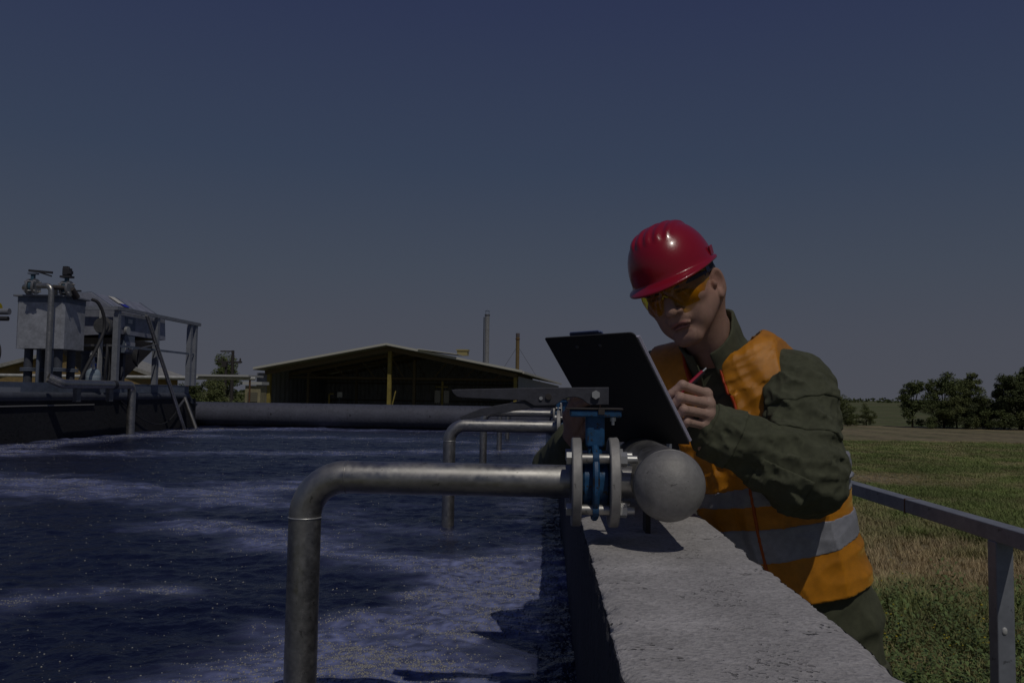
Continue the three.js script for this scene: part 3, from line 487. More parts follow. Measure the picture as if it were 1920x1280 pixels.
  mesh('housing', box(0.20, 0.52, 0.30, 0, 0.70, 0, 0.008), MAT.steelBlue, cab); mesh('lower_panel', box(0.012, 0.14, 0.27, 0.107, 0.53, 0), M([0.40, 0.41, 0.46], 0.5), cab); mesh('notice', box(0.006, 0.06, 0.12, 0.104, 0.90, 0.02), MAT.white, cab); mesh('stand', box(0.06, 0.45, 0.06, 0, 0.225, 0), MAT.paintDark, cab); mesh('switch', [box(0.012, 0.05, 0.025, 0.118, 0.53, 0.07)], MAT.black, cab);
  const stf = thing('level_staff', 'white and blue painted measuring staff beside the corner post', 'staff', [-6.17, 2.668, -11.50]); mesh('upper_white', box(0.012, 0.30, 0.10, 0, 0.88, 0), MAT.white, stf); mesh('blue_mark', box(0.012, 0.12, 0.10, 0, 0.67, 0), M([0.06, 0.10, 0.20], 0.5), stf); mesh('lower_white', box(0.012, 0.61, 0.10, 0, 0.305, 0), MAT.white, stf);

  const pm = thing('pump_barrel', 'dark upright pump barrel below the hopper behind the water bottle', 'pump', [-6.38, 2.668, -11.75]); const pb = new THREE.LatheGeometry([[0, 0], [0.20, 0], [0.20, 0.02], [0.17, 0.04], [0.17, 0.40], [0.19, 0.42], [0.14, 0.46], [0, 0.46]].map(([x, y]) => new THREE.Vector2(x, y)), 32); mesh('barrel', pb, MAT.paintDark, pm); mesh('handle', hose([[0.12, 0.30, 0.12], [0.22, 0.36, 0.14], [0.22, 0.16, 0.14], [0.13, 0.10, 0.12]], 0.012, 20, 6), MAT.black, pm);

  const dp = thing('overflow_pipe', 'fat pale grey pipe bending down into the water in front of the machinery', 'pipe', [-5.86, 0, -11.4]);
  mesh('pipe', pipe([[-0.12, 2.72, 1.42], [0, 2.648, 1.30], [0, 2.655, -0.42], [0, 1.5, -0.42]], 0.056, 0.10, 110, 22), MAT.zinc, dp); mesh('saddle', [box(0.05, 0.17, 0.10, -0.02, 2.515, 0.95), box(0.05, 0.17, 0.10, -0.02, 2.515, 0.15)], MAT.zincDull, dp); for (const z of [0.1]) mesh('tape_wrap', cyl(0.060, 0.060, [0, 2.652, z - 0.04], [0, 2.652, z + 0.04], 20), MAT.black, dp);
  const bt = thing('water_bottle', 'clear plastic water bottle with blue cap standing on the frame', 'bottle', [-6.10, 2.672, -11.22]);
  mesh('bottle', new THREE.LatheGeometry([[0, 0], [0.088, 0], [0.094, 0.01], [0.094, 0.05], [0.090, 0.056], [0.094, 0.062], [0.094, 0.12], [0.080, 0.165], [0.045, 0.195], [0.028, 0.205], [0.028, 0.225], [0, 0.225]].map(([x, y]) => new THREE.Vector2(x, y)), 32), new THREE.MeshPhysicalMaterial({ color: rgb(0.42, 0.52, 0.60), roughness: 0.15, transmission: 0.35, thickness: 0 }), bt); mesh('cap', cyl(0.034, 0.034, [0, 0.222, 0], [0, 0.262, 0], 20), M([0.02, 0.08, 0.42], 0.4), bt); mesh('label_band', cyl(0.0952, 0.0952, [0, 0.066, 0], [0, 0.10, 0], 28, true), M([0.40, 0.46, 0.52], 0.5), bt);
  const wh = thing('white_hose', 'short white hose curving over the blue bottle cap', 'hose'); mesh('hose', hose([[-6.17, 3.03, -11.26], [-6.11, 3.05, -11.18], [-6.06, 3.0, -11.12], [-6.045, 2.92, -11.10], [-6.05, 2.86, -11.12]], 0.019, 30, 10), MAT.white, wh);
  const bh = thing('black_hose', 'black hose arching from the tank lid down past the hopper', 'hose'); mesh('hose', hose([[-6.12, 3.79, -11.12], [-6.06, 3.76, -11.16], [-6.0, 3.60, -11.22], [-5.99, 3.40, -11.24], [-6.0, 3.15, -11.10], [-6.04, 2.90, -10.95], [-6.08, 2.69, -10.85]], 0.022, 60, 10), MAT.rubber, bh);
  const bh2 = thing('black_hose', 'loop of black hose hanging beside the corner post', 'hose'); mesh('hose', hose([[-6.02, 2.68, -11.36], [-6.0, 2.90, -11.34], [-6.01, 3.12, -11.38], [-6.05, 3.20, -11.44], [-6.06, 3.05, -11.50], [-6.04, 2.85, -11.52], [-6.05, 2.68, -11.50]], 0.018, 50, 8), MAT.rubber, bh2);
  const co = thing('cable_coil', 'coiled black cable hanging on the railing left of the long prop', 'cable', [-5.95, 3.07, -12.05]); for (let i = 0; i < 4; i++) { const g = new THREE.TorusGeometry(0.085 + i * 0.006, 0.008, 8, 36); g.scale(0.8, 1.15, 1); g.rotateY(Math.PI / 2 + 0.1 * i); g.translate(0.012 * i, -0.01 * i, 0); mesh('cable_loop', g, MAT.rubber, co); } mesh('hook', box(0.02, 0.03, 0.14, -0.01, 0.105, 0), MAT.steelBlue, co);
  const cl = thing('control_cables', 'bundle of dark cables drooping at the left picture edge', 'cable', [-6.85, DK, -10.2]); for (let i = 0; i < 3; i++) mesh('cable', hose([[-0.25, 0.70, -0.05 * i], [-0.02 + 0.05 * i, 0.70, 0], [0.06 + 0.05 * i, 0.55, 0.03 * i], [0.0 + 0.02 * i, 0.32, 0.02], [-0.06, 0.15 - 0.02 * i, 0.0], [-0.07, 0.0, 0.02 * i]], 0.013, 36, 7), MAT.rubber, cl);
  const pr = thing('long_prop', 'long slanting steel tube from the handrail down into the water', 'prop'); mesh('tube', cyl(0.030, 0.030, [-5.93, 3.69, -12.32], [-5.84, 1.80, -13.7], 16), MAT.zinc, pr); mesh('tie_rod', cyl(0.010, 0.010, [-5.905, 3.19, -12.10], [-5.90, 3.28, -12.62], 8), MAT.zinc, pr);
  const pr2 = thing('short_prop', 'short dark steel tube leaning into the water at the platform end', 'prop'); mesh('tube', cyl(0.032, 0.032, [-6.02, 2.47, -13.95], [-5.72, 1.80, -13.9], 14), MAT.zincDull, pr2); mesh('tie_bar', bar(0.03, 0.02, [-6.02, 2.44, -13.95], [-5.87, 2.30, -13.35]), MAT.zincDull, pr2);
  const sg = thing('slack_cable', 'thin cable sagging across the black wall below the platform', 'cable'); mesh('cable', hose([[-6.06, 2.43, -11.9], [-6.04, 2.20, -12.4], [-6.03, 2.06, -13.0], [-6.03, 2.10, -13.4], [-6.04, 2.36, -13.9]], 0.008, 40, 6), MAT.rubber, sg);
}

// ---------------------------------------------------------------- shed, stacks, hut, house, pole, trees
{
  const W = 13.75, H0 = 3.78, H1 = 5.06, LEN = 44;
  const s = thing('open_shed', 'long open fronted metal shed with yellow posts beyond the tank', 'shed', [-1.6, 0, -45], -3.5 * R);
  const roofMat = M([0.42, 0.42, 0.40], 0.6, { metalness: 0.2, map: T.mottle }), under = M([0.15, 0.12, 0.08], 0.9), ym = M([0.42, 0.33, 0.08], 0.7, { map: T.mottle }), wallM = M([0.46, 0.47, 0.50], 0.7, { metalness: 0.2, map: T.mottle });
  // corrugated roof, one sheet on each pitch, with real ribs
  const sheet = (x0, y0, x1, y1) => { const n = 220, pos = [], idx = []; for (let i = 0; i <= n; i++) { const z = lerp(0.9, -LEN, i / n), rib = (i % 2) * 0.04; pos.push(x0, y0 + rib, z, x1, y1 + rib, z, x0, y0 - 0.05, z, x1, y1 - 0.05, z); } for (let i = 0; i < n; i++) { const o = i * 4; idx.push(o, o + 1, o + 4, o + 1, o + 5, o + 4, o + 2, o + 6, o + 3, o + 3, o + 6, o + 7); } idx.push(0, 2, 1, 1, 2, 3); const e = n * 4; idx.push(e, e + 1, e + 2, e + 1, e + 3, e + 2); const g = new THREE.BufferGeometry(); g.setAttribute('position', new THREE.Float32BufferAttribute(pos, 3)); g.setIndex(idx); return toCreasedNormals(g, 0.3); };
  mesh('roof', sheet(-W - 0.35, H0 - 0.02, -W / 2, H1 + 0.06), roofMat, s); mesh('roof', sheet(-W / 2, H1 + 0.06, 0.35, H0 - 0.02), roofMat, s);
  mesh('verge_board', bar(0.05, 0.11, [-W - 0.35, H0 + 0.02, 0.92], [-W / 2, H1 + 0.10, 0.92]), M([0.60, 0.59, 0.52], 0.6), s); mesh('verge_board', bar(0.05, 0.11, [-W / 2, H1 + 0.10, 0.92], [0.35, H0 + 0.02, 0.92]), M([0.60, 0.59, 0.52], 0.6), s);
  mesh('rafter', bar(0.10, 0.22, [-W, H0 - 0.20, 0.1], [-W / 2, H1 - 0.12, 0.1]), under, s); mesh('rafter', bar(0.10, 0.22, [-W / 2, H1 - 0.12, 0.1], [0, H0 - 0.20, 0.1]), under, s);
  for (let k = 1; k <= 3; k++) { mesh('rafter', bar(0.10, 0.2, [-W, H0 - 0.20, -3.4 * k], [-W / 2, H1 - 0.12, -3.4 * k]), under, s); mesh('rafter', bar(0.10, 0.2, [-W / 2, H1 - 0.12, -3.4 * k], [0, H0 - 0.20, -3.4 * k]), under, s); mesh('tie_beam', bar(0.08, 0.10, [-W, H0 - 0.35, -3.4 * k], [0, H0 - 0.35, -3.4 * k]), under, s); for (let q = 1; q < 8; q++) { const x = -W * q / 8, t = 1 - Math.abs(x + W / 2) / (W / 2); mesh('truss_brace', bar(0.05, 0.06, [x, H0 - 0.33, -3.4 * k], [x + (q < 4 ? 0.8 : -0.8), H0 - 0.2 + (H1 - H0) * t * 0.9, -3.4 * k]), under, s); } }
  mesh('yellow_post', box(0.19, H0 - 0.1, 0.19, -W + 0.2, (H0 - 0.1) / 2, 0), ym, s); mesh('yellow_post', box(0.20, H1 - 0.1, 0.20, -W / 2, (H1 - 0.1) / 2, 0), ym, s); mesh('yellow_post', box(0.17, H0 - 0.1, 0.17, -0.1, (H0 - 0.1) / 2, 0), ym, s);
  mesh('knee_brace', bar(0.06, 0.06, [-W / 2 + 0.12, 1.7, 0], [-W / 2 + 0.35, 2.7, 0]), ym, s);
  mesh('inner_post', box(0.16, H0 + 0.7, 0.16, -W / 2 + 0.6, (H0 + 0.7) / 2, -3.4), under, s); mesh('inner_post', box(0.14, H0 + 0.1, 0.14, -W + 1.2, (H0 + 0.1) / 2, -3.4), under, s); mesh('inner_post', box(0.14, H0 + 0.3, 0.14, -W + 3.1, (H0 + 0.3) / 2, -6.8), under, s);
  const panel = (w, h, n) => { const pos = [], idx = []; for (let i = 0; i <= n; i++) { const x = w * i / n, d = [0, 0, 0.05, 0.05][i % 4]; pos.push(x, 0, d, x, h, d); if (i < n) { const o = i * 2; idx.push(o, o + 2, o + 1, o + 1, o + 2, o + 3); } } const g = new THREE.BufferGeometry(); g.setAttribute('position', new THREE.Float32BufferAttribute(pos, 3)); g.setIndex(idx); return boxUV(toCreasedNormals(g, 0.3)); };
  const pw = W / 12, PG = panel(pw, 1, 16);
  for (let k = 0; k < 12; k++) { const x0 = -W + k * pw, xm = x0 + pw / 2, top = H0 - 0.1 + (H1 - H0) * (1 - Math.abs(xm + W / 2) / (W / 2)); const m = mesh('wall_panel', PG, wallM, s); m.position.set(x0, 0, -10.2); m.scale.set(1, top, 1); }
  for (const y of [1.0, 2.1, 3.2]) mesh('wall_girt', box(W, 0.08, 0.06, -W / 2, y, -10.1), under, s);
  const SG = panel(2.0, 1, 12); SG.rotateY(Math.PI / 2); for (let k = 0; k < 22; k++) { const m = mesh('side_panel', SG, M([0.36, 0.37, 0.40], 0.6, { metalness: 0.2, map: T.mottle }), s); m.position.set(0.02, 0, -0.3 - 2.0 * k); m.scale.set(1, H0 - 0.22, 1); }
  for (let k = 0; k < 5; k++) { const m = mesh('side_panel', SG, M([0.36, 0.38, 0.43], 0.6, { metalness: 0.2, map: T.mottle }), s); m.position.set(-W - 0.02, 0, -0.3 - 2.0 * k); m.scale.set(1, H0 + 0.0, 1); }
  mesh('front_panel', box(0.62, H0 - 0.2, 0.04, -W - 0.20, (H0 - 0.2) / 2, 0.0), M([0.34, 0.36, 0.42], 0.55, { metalness: 0.2, map: T.mottle }), s);
  mesh('gutter', box(0.12, 0.12, LEN, 0.36, H0 - 0.02, -LEN / 2 + 0.6), M([0.62, 0.60, 0.54], 0.6), s);
  mesh('roof_vent', [box(0.62, 0.30, 0.6, -3.9, 5.05, -6), box(0.72, 0.08, 0.7, -3.9, 5.22, -6)], M([0.40, 0.33, 0.14], 0.7), s); mesh('raised_sheet', (() => { const g = box(2.1, 0.04, 2.5); g.rotateZ(-0.12); g.translate(-4.1, 4.78, -0.1); return g; })(), M([0.66, 0.65, 0.60], 0.6), s); mesh('raised_sheet', (() => { const g = box(0.9, 0.04, 1.5); g.rotateZ(0.16); g.translate(-11.3, 4.32, 0.1); return g; })(), M([0.5, 0.5, 0.48], 0.6), s);
  const wb = thing('wall_box', 'small pale box fixed inside the shed left of the middle post', 'box', [-12.0, 0, -49]); mesh('housing', box(0.28, 0.30, 0.15, 0, 2.45, 0), MAT.white, wb); mesh('stand', box(0.08, 2.3, 0.08, 0, 1.15, 0), MAT.paintDark, wb);
  const lp = thing('yellow_bollard', 'short yellow post with bent top inside the shed', 'post', [-12.5, 0, -48.5]); mesh('post', box(0.08, 2.46, 0.08, 0, 1.23, 0), ym, lp); mesh('arm', box(0.24, 0.07, 0.08, 0.15, 2.49, 0), ym, lp);
  const rg = thing('rag_stand', 'yellow cross post with grey rags hanging inside the shed', 'post', [-6.05, 0, -49]); mesh('post', box(0.11, 3.3, 0.11, 0, 1.65, 0), ym, rg); mesh('cross_bar', box(0.75, 0.06, 0.06, -0.03, 2.98, 0.06), ym, rg); for (const [x, w] of [[-0.26, 0.32], [0.25, 0.30]]) { const pts = [[-w / 2, 0.82], [w / 2, 0.82]]; for (let i = 0; i <= 6; i++) pts.push([w / 2 - w * i / 6, 0.05 + (i % 2) * 0.10]); const g = extrude(pts, 0.05); g.translate(x, 1.95, 0.09); mesh('rag', g, M([0.36, 0.35, 0.33], 0.9), rg); }
}
{
  const st = thing('silver_chimney', 'tall silver steel chimney with a small rain cap behind the shed', 'chimney', [-5.4, 0, -75]); mesh('flue', cyl(0.21, 0.205, [0, 0, 0], [0, 9.6, 0], 28), M([0.55, 0.54, 0.52], 0.4, { metalness: 0.5, map: T.mottle }), st); mesh('top_band', cyl(0.235, 0.235, [0, 9.5, 0], [0, 9.64, 0], 28), MAT.zincDull, st); mesh('rain_cap', [new THREE.CylinderGeometry(0.05, 0.24, 0.12, 24).translate(0, 9.98, 0), cyl(0.015, 0.015, [-0.15, 9.6, 0], [-0.15, 9.95, 0], 6), cyl(0.015, 0.015, [0.15, 9.6, 0], [0.15, 9.95, 0], 6)], MAT.steelBlue, st); mesh('side_pipe', cyl(0.05, 0.05, [-0.28, 0, 0.05], [-0.28, 9.4, 0.05], 10), MAT.paintDark, st);
  const ru = thing('rusty_chimney', 'shorter rusty brown chimney with guy wires right of the silver one', 'chimney', [-2.5, 0, -70]); mesh('flue', cyl(0.155, 0.15, [0, 0, 0], [0, 7.35, 0], 20), M([0.27, 0.19, 0.085], 0.8, { map: rep(T.mottle, 0.7) }), ru); mesh('tip', cyl(0.16, 0.16, [0, 7.32, 0], [0, 7.64, 0], 20), M([0.12, 0.10, 0.10], 0.8), ru); mesh('collar', cyl(0.19, 0.19, [0, 7.12, 0], [0, 7.2, 0], 20), MAT.rust, ru); for (const x of [-4, 4.2]) mesh('guy_wire', cyl(0.012, 0.012, [0, 6.6, 0], [x, 0, 1], 5), MAT.iron, ru);
  const pl = thing('utility_pole', 'dark utility pole with cross arms and insulators at left', 'pole', [-22.5, 0, -60]); mesh('pole', cyl(0.15, 0.10, [0, 0, 0], [0, 5.45, 0], 10), MAT.iron, pl); mesh('pole', cyl(0.11, 0.09, [-0.55, 0, 0], [-0.45, 4.4, 0], 10), MAT.iron, pl); mesh('cross_arm', box(1.75, 0.12, 0.12, -0.2, 4.62, 0), MAT.iron, pl); mesh('upper_arm', box(0.9, 0.09, 0.09, -0.45, 5.38, 0), MAT.iron, pl); for (const x of [-1.0, -0.75, 0.55]) mesh('insulator', cyl(0.07, 0.05, [x, 4.68, 0], [x, 4.90, 0], 8), MAT.iron, pl); mesh('transformer', box(0.34, 0.32, 0.3, -0.55, 4.42, 0.05), MAT.iron, pl);
  const pl2 = thing('small_pole', 'thin rusty pole standing behind the platform railing', 'pole', [-23.6, 0, -55]); mesh('pole', cyl(0.11, 0.11, [0, 0, 0], [0, 4.0, 0], 8), MAT.rust, pl2);
  const br = thing('pipe_bridge', 'long white pipe bridge on thin posts left of the shed', 'pipe', [-15, 0, -30]); mesh('white_pipe', cyl(0.06, 0.06, [-7, 3.02, 0], [4.6, 3.03, 0], 14), MAT.white, br); mesh('canopy', box(1.9, 0.07, 1.6, 3.5, 3.12, -0.5), M([0.5, 0.5, 0.49], 0.6), br); for (const x of [-6, -2.5, 1.0, 4.4]) mesh('post', cyl(0.035, 0.035, [x, 0, 0], [x, 3.0, 0], 8), MAT.rust, br);
  const hu = thing('service_hut', 'small cream hut at the left corner of the shed', 'hut', [-11.83, 0, -34.2]); mesh('wall', box(0.62, 2.8, 0.7, 0, 1.4, 0), M([0.46, 0.41, 0.25], 0.9, { map: T.mottle }), hu); mesh('roof', box(0.78, 0.12, 0.9, 0, 2.9, 0), M([0.5, 0.5, 0.48], 0.7), hu); mesh('shutter', box(0.4, 0.38, 0.03, 0, 2.35, 0.362), M([0.16, 0.15, 0.11], 0.8), hu);
  // ochre house behind the machinery
  const ho = thing('ochre_house', 'low ochre walled house with pale gable roof behind the machinery', 'house', [-21.5, 0, -38], 0.0); const wallG = extrude([[-3.8, 0], [3.7, 0], [3.7, 3.15], [0, 4.35], [-3.8, 3.35]], 2.4, 0); wallG.translate(0, 0, -2.4); boxUV(wallG); mesh('wall', wallG, M([0.40, 0.28, 0.12], 0.9, { map: rep(T.mottle, 0.5) }), ho);
  mesh('roof', bar(3.0, 0.16, [-4.15, 3.36, -1.2], [0.03, 4.46, -1.2]).rotateY(0), M([0.48, 0.47, 0.44], 0.8, { map: T.mottle }), ho); mesh('roof', bar(3.0, 0.16, [0.03, 4.46, -1.2], [4.05, 3.12, -1.2]), M([0.48, 0.47, 0.44], 0.8, { map: T.mottle }), ho);
  for (const x of [-2.6, -0.6, 1.9]) { const w = mesh('window', box(0.9, 1.0, 0.06, x, 1.75, 0.02), MAT.white, ho); mesh('pane', box(0.78, 0.88, 0.02, x, 1.75, 0.065), M([0.03, 0.035, 0.04], 0.15), w); }
}
// trees: tapered trunk and limbs, leaves spread in clumps round the limb ends
const leafMats = [M([0.105, 0.130, 0.042], 0.85, { side: THREE.DoubleSide }), M([0.125, 0.145, 0.050], 0.85, { side: THREE.DoubleSide }), M([0.085, 0.105, 0.040], 0.85, { side: THREE.DoubleSide })], barkMat = M([0.055, 0.045, 0.035], 0.95, { map: T.bark });
function treeGeo(seed, h, spread, bush) {
  const r = rng(seed), wood = [], leaf = [], nrm = [], clump = [];
  const th = h * (bush ? 0.25 : 0.42); wood.push(cyl(h * 0.022, h * 0.014, [0, -0.1, 0], [h * 0.03 * (r() - 0.5), th, 0], 8));
  const limbs = bush ? 9 : 11; for (let i = 0; i < limbs; i++) { const a = i * 2.4 + r(), y0 = th * (0.5 + 0.5 * r()), up = lerp(bush ? 0.25 : 0.52, 0.96, Math.pow(r(), 0.8)) * h, rr = spread * (0.35 + 0.65 * r()) * (1 - 0.55 * Math.max(0, up / h - 0.55) / 0.45), e = [Math.cos(a) * rr, up, Math.sin(a) * rr]; wood.push(cyl(h * 0.010, h * 0.003, [0, y0, 0], e, 5)); clump.push([e, 0.5 + r() * 0.6]); for (let q = 0; q < 3; q++) clump.push([[e[0] * (0.5 + 0.7 * r()) + (r() - 0.5) * spread * 0.5, up * (0.86 + r() * 0.2) - (bush ? r() * h * 0.3 : 0.05 * h), e[2] * (0.5 + 0.7 * r()) + (r() - 0.5) * spread * 0.5], 0.35 + r() * 0.55]); }
  if (!bush) for (let q = 0; q < 16; q++) { const a = r() * 6.3; clump.push([[Math.cos(a) * spread * 0.75 * r(), h * (0.10 + r() * 0.42), Math.sin(a) * spread * 0.6 * r()], 0.5 + r() * 0.5]); }
  for (const [c, s] of clump) { const R0 = s * spread * 0.42, n = Math.round((bush ? 105 : 66) * s * 2.4); for (let k = 0; k < n; k++) { const a = r() * 6.283, cz = r() * 2 - 1, q = R0 * Math.pow(r(), 0.45), sn = Math.sqrt(1 - cz * cz), x = c[0] + Math.cos(a) * sn * q, y = Math.max(0.05, c[1] + cz * q * 0.62), z = c[2] + Math.sin(a) * sn * q, L = h * (0.016 + 0.020 * r()); const u = V(r() - 0.5, (r() - 0.5) * 0.6, r() - 0.5).normalize().multiplyScalar(L), v = V(r() - 0.5, r() - 0.5, r() - 0.5).normalize().multiplyScalar(L * 0.8); leaf.push(x - u.x, y - u.y, z - u.z, x + u.x, y + u.y, z + u.z, x + v.x, y + v.y, z + v.z); } }
  const g = new THREE.BufferGeometry(); g.setAttribute('position', new THREE.Float32BufferAttribute(leaf, 3)); g.computeVertexNormals(); return [join(wood), g];
}
const TG = [treeGeo(1, 5, 1.6, false), treeGeo(2, 5, 1.9, false), treeGeo(3, 5, 1.5, false), treeGeo(4, 5, 2.4, true), treeGeo(5, 5, 2.2, true)];
function plant(name, label, category, kind, x, z, h, wide, turn, mat, group) { const t = thing(name, label, category, [x, -0.06, z], turn, group), s = h / 5; t.scale.set(s * wide, s, s * wide); mesh('trunk', TG[kind][0], barkMat, t); mesh('crown', TG[kind][1], leafMats[mat], t); }
[['locust tree with drooping left branch at the left end of the tree row', 0, 36.0, -86, 4.5, 1.15, 0], ['narrow upright tree second from left in the tree row', 1, 38.6, -85, 5.6, 0.85, 0], ['loose open tree third from left in the tree row', 2, 41.3, -86, 5.5, 0.9, 1], ['slender tree fourth from left in the tree row', 0, 43.8, -84, 5.2, 0.9, 2], ['broad tree fifth from left in the tree row', 1, 46.0, -85, 6.2, 1.0, 0], ['tallest tree at the right picture edge', 2, 48.6, -82, 8.0, 1.05, 2], ['big dark tree just beyond the right picture edge', 1, 51.4, -84, 7.6, 1.0, 0]].forEach(([l, k, x, z, h, w, m], i) => plant('locust_tree', l, 'tree', k, x, z, h, w, i * 1.7, m, 'tree row at the field edge'));
[['small shrub right beside the worker sleeve at the field edge', 3, 29.6, -88, 3.0, 1.0, 1], ['low pale shrub between the sleeve and the tree row', 4, 33.0, -90, 2.4, 0.9, 1], ['dark bush under the first locust tree', 3, 37.4, -84, 2.7, 1.1, 0], ['dark bush under the second locust tree', 4, 40.2, -84, 2.6, 1.2, 2], ['bush under the fourth locust tree', 3, 43.2, -85.5, 2.5, 1.2, 0], ['bush under the tallest tree', 4, 47.4, -85, 2.8, 1.3, 2], ['wide low shrub left of the first locust tree', 4, 31.4, -91, 2.0, 1.3, 0], ['bush between the second and third locust tree', 3, 39.6, -84.5, 3.8, 1.1, 1], ['bush between the third and fourth locust tree', 4, 42.5, -84.5, 3.9, 1.2, 0], ['bush between the fourth and fifth locust tree', 3, 45.2, -84, 4.2, 1.1, 2], ['bush right of the fifth locust tree', 4, 46.6, -82.5, 3.9, 1.1, 1]].forEach(([l, k, x, z, h, w, m], i) => plant('field_shrub', l, 'shrub', k, x, z, h, w, i * 2.1, m, 'shrubs at the field edge'));
[['rounded tree standing right of the utility pole', 3, -31.2, -82, 5.9, 0.80, 0], ['smaller tree joined to the rounded tree near the pole', 4, -34.0, -84, 4.7, 0.9, 2]].forEach(([l, k, x, z, h, w, m], i) => plant('background_tree', l, 'tree', k, x, z, h, w, i, m, 'trees left of the shed'));
[['hedge bush directly under the pipe bridge', 3, -21.6, -55, 3.2, 0.9, 1], ['hedge bush between pipe bridge and hut', 4, -19.0, -54, 3.0, 0.9, 1], ['hedge bush behind the platform railing', 3, -24.2, -56, 3.1, 0.9, 0], ['hedge bush behind the machinery', 4, -27.0, -57, 3.0, 0.9, 1], ['hedge bush in the gap left of the hut', 3, -17.2, -56, 2.6, 0.9, 0]].forEach(([l, k, x, z, h, w, m], i) => plant('hedge_bush', l, 'bush', k, x, z, h, w, i * 1.3, m, 'hedge left of the shed'));
{ // far low tree line on the horizon
  const r = rng(8), parts = []; for (let i = 0; i < 2600; i++) { const a = r(), x = lerp(-500, 700, a), z = -780 - r() * 60, h = 2.2 + 2.5 * Math.max(0, fbm(x * 0.012, 1, 3, 3)) * 2; const y = r() * h, L = 1.4; parts.push(x - L, y, z, x + L, y + (r() - 0.5), z, x + (r() - 0.5) * L, y + L, z + r()); }
  const g = new THREE.BufferGeometry(); g.setAttribute('position', new THREE.Float32BufferAttribute(parts, 3)); g.computeVertexNormals(); const m = mesh('far_woodland', g, leafMats[2]); m.userData = { kind: 'stuff', label: 'low dark line of far woodland on the horizon', category: 'woodland' };
}

// ---------------------------------------------------------------- the worker
function netMesh(sdf, lo, hi, cell) { // smooth surface of a distance field on a regular grid
  const n = [0, 1, 2].map((k) => Math.ceil((hi[k] - lo[k]) / cell) + 1), [nx, ny, nz] = n, val = new Float32Array(nx * ny * nz).fill(1e3), S = 4;
  const id = (i, j, k) => (k * ny + j) * nx + i, P = (i, k) => lo[k] + i * cell;
  for (let k = 0; k < nz; k += S) for (let j = 0; j < ny; j += S) for (let i = 0; i < nx; i += S) {
    const c = sdf(P(i, 0) + cell * 1.5, P(j, 1) + cell * 1.5, P(k, 2) + cell * 1.5), far = Math.abs(c) > cell * 6.5;
    for (let kk = k; kk < Math.min(nz, k + S); kk++) for (let jj = j; jj < Math.min(ny, j + S); jj++) for (let ii = i; ii < Math.min(nx, i + S); ii++) val[id(ii, jj, kk)] = far ? c : sdf(P(ii, 0), P(jj, 1), P(kk, 2));
  }
  const vid = new Int32Array(nx * ny * nz).fill(-1), pos = [], idx = [], E = [[0, 1], [0, 2], [0, 4], [1, 3], [1, 5], [2, 3], [2, 6], [3, 7], [4, 5], [4, 6], [5, 7], [6, 7]];
  for (let k = 0; k < nz - 1; k++) for (let j = 0; j < ny - 1; j++) for (let i = 0; i < nx - 1; i++) {
    const v = []; let mask = 0; for (let c = 0; c < 8; c++) { const q = val[id(i + (c & 1), j + ((c >> 1) & 1), k + (c >> 2))]; v.push(q); if (q < 0) mask |= 1 << c; }
    if (mask === 0 || mask === 255) continue; let x = 0, y = 0, z = 0, m = 0;
    for (const [a, b] of E) if (((mask >> a) & 1) !== ((mask >> b) & 1)) { const t = v[a] / (v[a] - v[b]); x += lerp(a & 1, b & 1, t); y += lerp((a >> 1) & 1, (b >> 1) & 1, t); z += lerp(a >> 2, b >> 2, t); m++; }
    vid[id(i, j, k)] = pos.length / 3; pos.push(P(i + x / m, 0), P(j + y / m, 1), P(k + z / m, 2));
  }
  const quad = (a, b, c, d, f) => { if (a < 0 || b < 0 || c < 0 || d < 0) return; if (f) idx.push(a, b, c, a, c, d); else idx.push(a, c, b, a, d, c); };
  for (let k = 1; k < nz - 1; k++) for (let j = 1; j < ny - 1; j++) for (let i = 1; i < nx - 1; i++) {
    const s = val[id(i, j, k)] < 0;
    if (s !== val[id(i + 1, j, k)] < 0) quad(vid[id(i, j - 1, k - 1)], vid[id(i, j, k - 1)], vid[id(i, j, k)], vid[id(i, j - 1, k)], s);
    if (s !== val[id(i, j + 1, k)] < 0) quad(vid[id(i - 1, j, k - 1)], vid[id(i - 1, j, k)], vid[id(i, j, k)], vid[id(i, j, k - 1)], s);
    if (s !== val[id(i, j, k + 1)] < 0) quad(vid[id(i - 1, j - 1, k)], vid[id(i, j - 1, k)], vid[id(i, j, k)], vid[id(i - 1, j, k)], s);
  }
  const nor = new Float32Array(pos.length), h = cell * 0.6;
  for (let i = 0; i < pos.length; i += 3) { const [x, y, z] = [pos[i], pos[i + 1], pos[i + 2]]; let a = sdf(x + h, y, z) - sdf(x - h, y, z), b = sdf(x, y + h, z) - sdf(x, y - h, z), c = sdf(x, y, z + h) - sdf(x, y, z - h); const l = Math.hypot(a, b, c) || 1; nor[i] = a / l; nor[i + 1] = b / l; nor[i + 2] = c / l; }
  const g = new THREE.BufferGeometry(); g.setAttribute('position', new THREE.Float32BufferAttribute(pos, 3)); g.setAttribute('normal', new THREE.BufferAttribute(nor, 3)); g.setIndex(idx); boxUV(g); return g;
}
const smin = (a, b, k) => { const h = Math.max(k - Math.abs(a - b), 0) / k; return Math.min(a, b) - h * h * k * 0.25; };
const smax = (a, b, k) => -smin(-a, -b, k);
function cone(x, y, z, a, b, r0, r1) { // tapered capsule
  const bx = b[0] - a[0], by = b[1] - a[1], bz = b[2] - a[2], px = x - a[0], py = y - a[1], pz = z - a[2], t = clamp((px * bx + py * by + pz * bz) / (bx * bx + by * by + bz * bz));
  return Math.hypot(px - bx * t, py - by * t, pz - bz * t) - lerp(r0, r1, t);
}
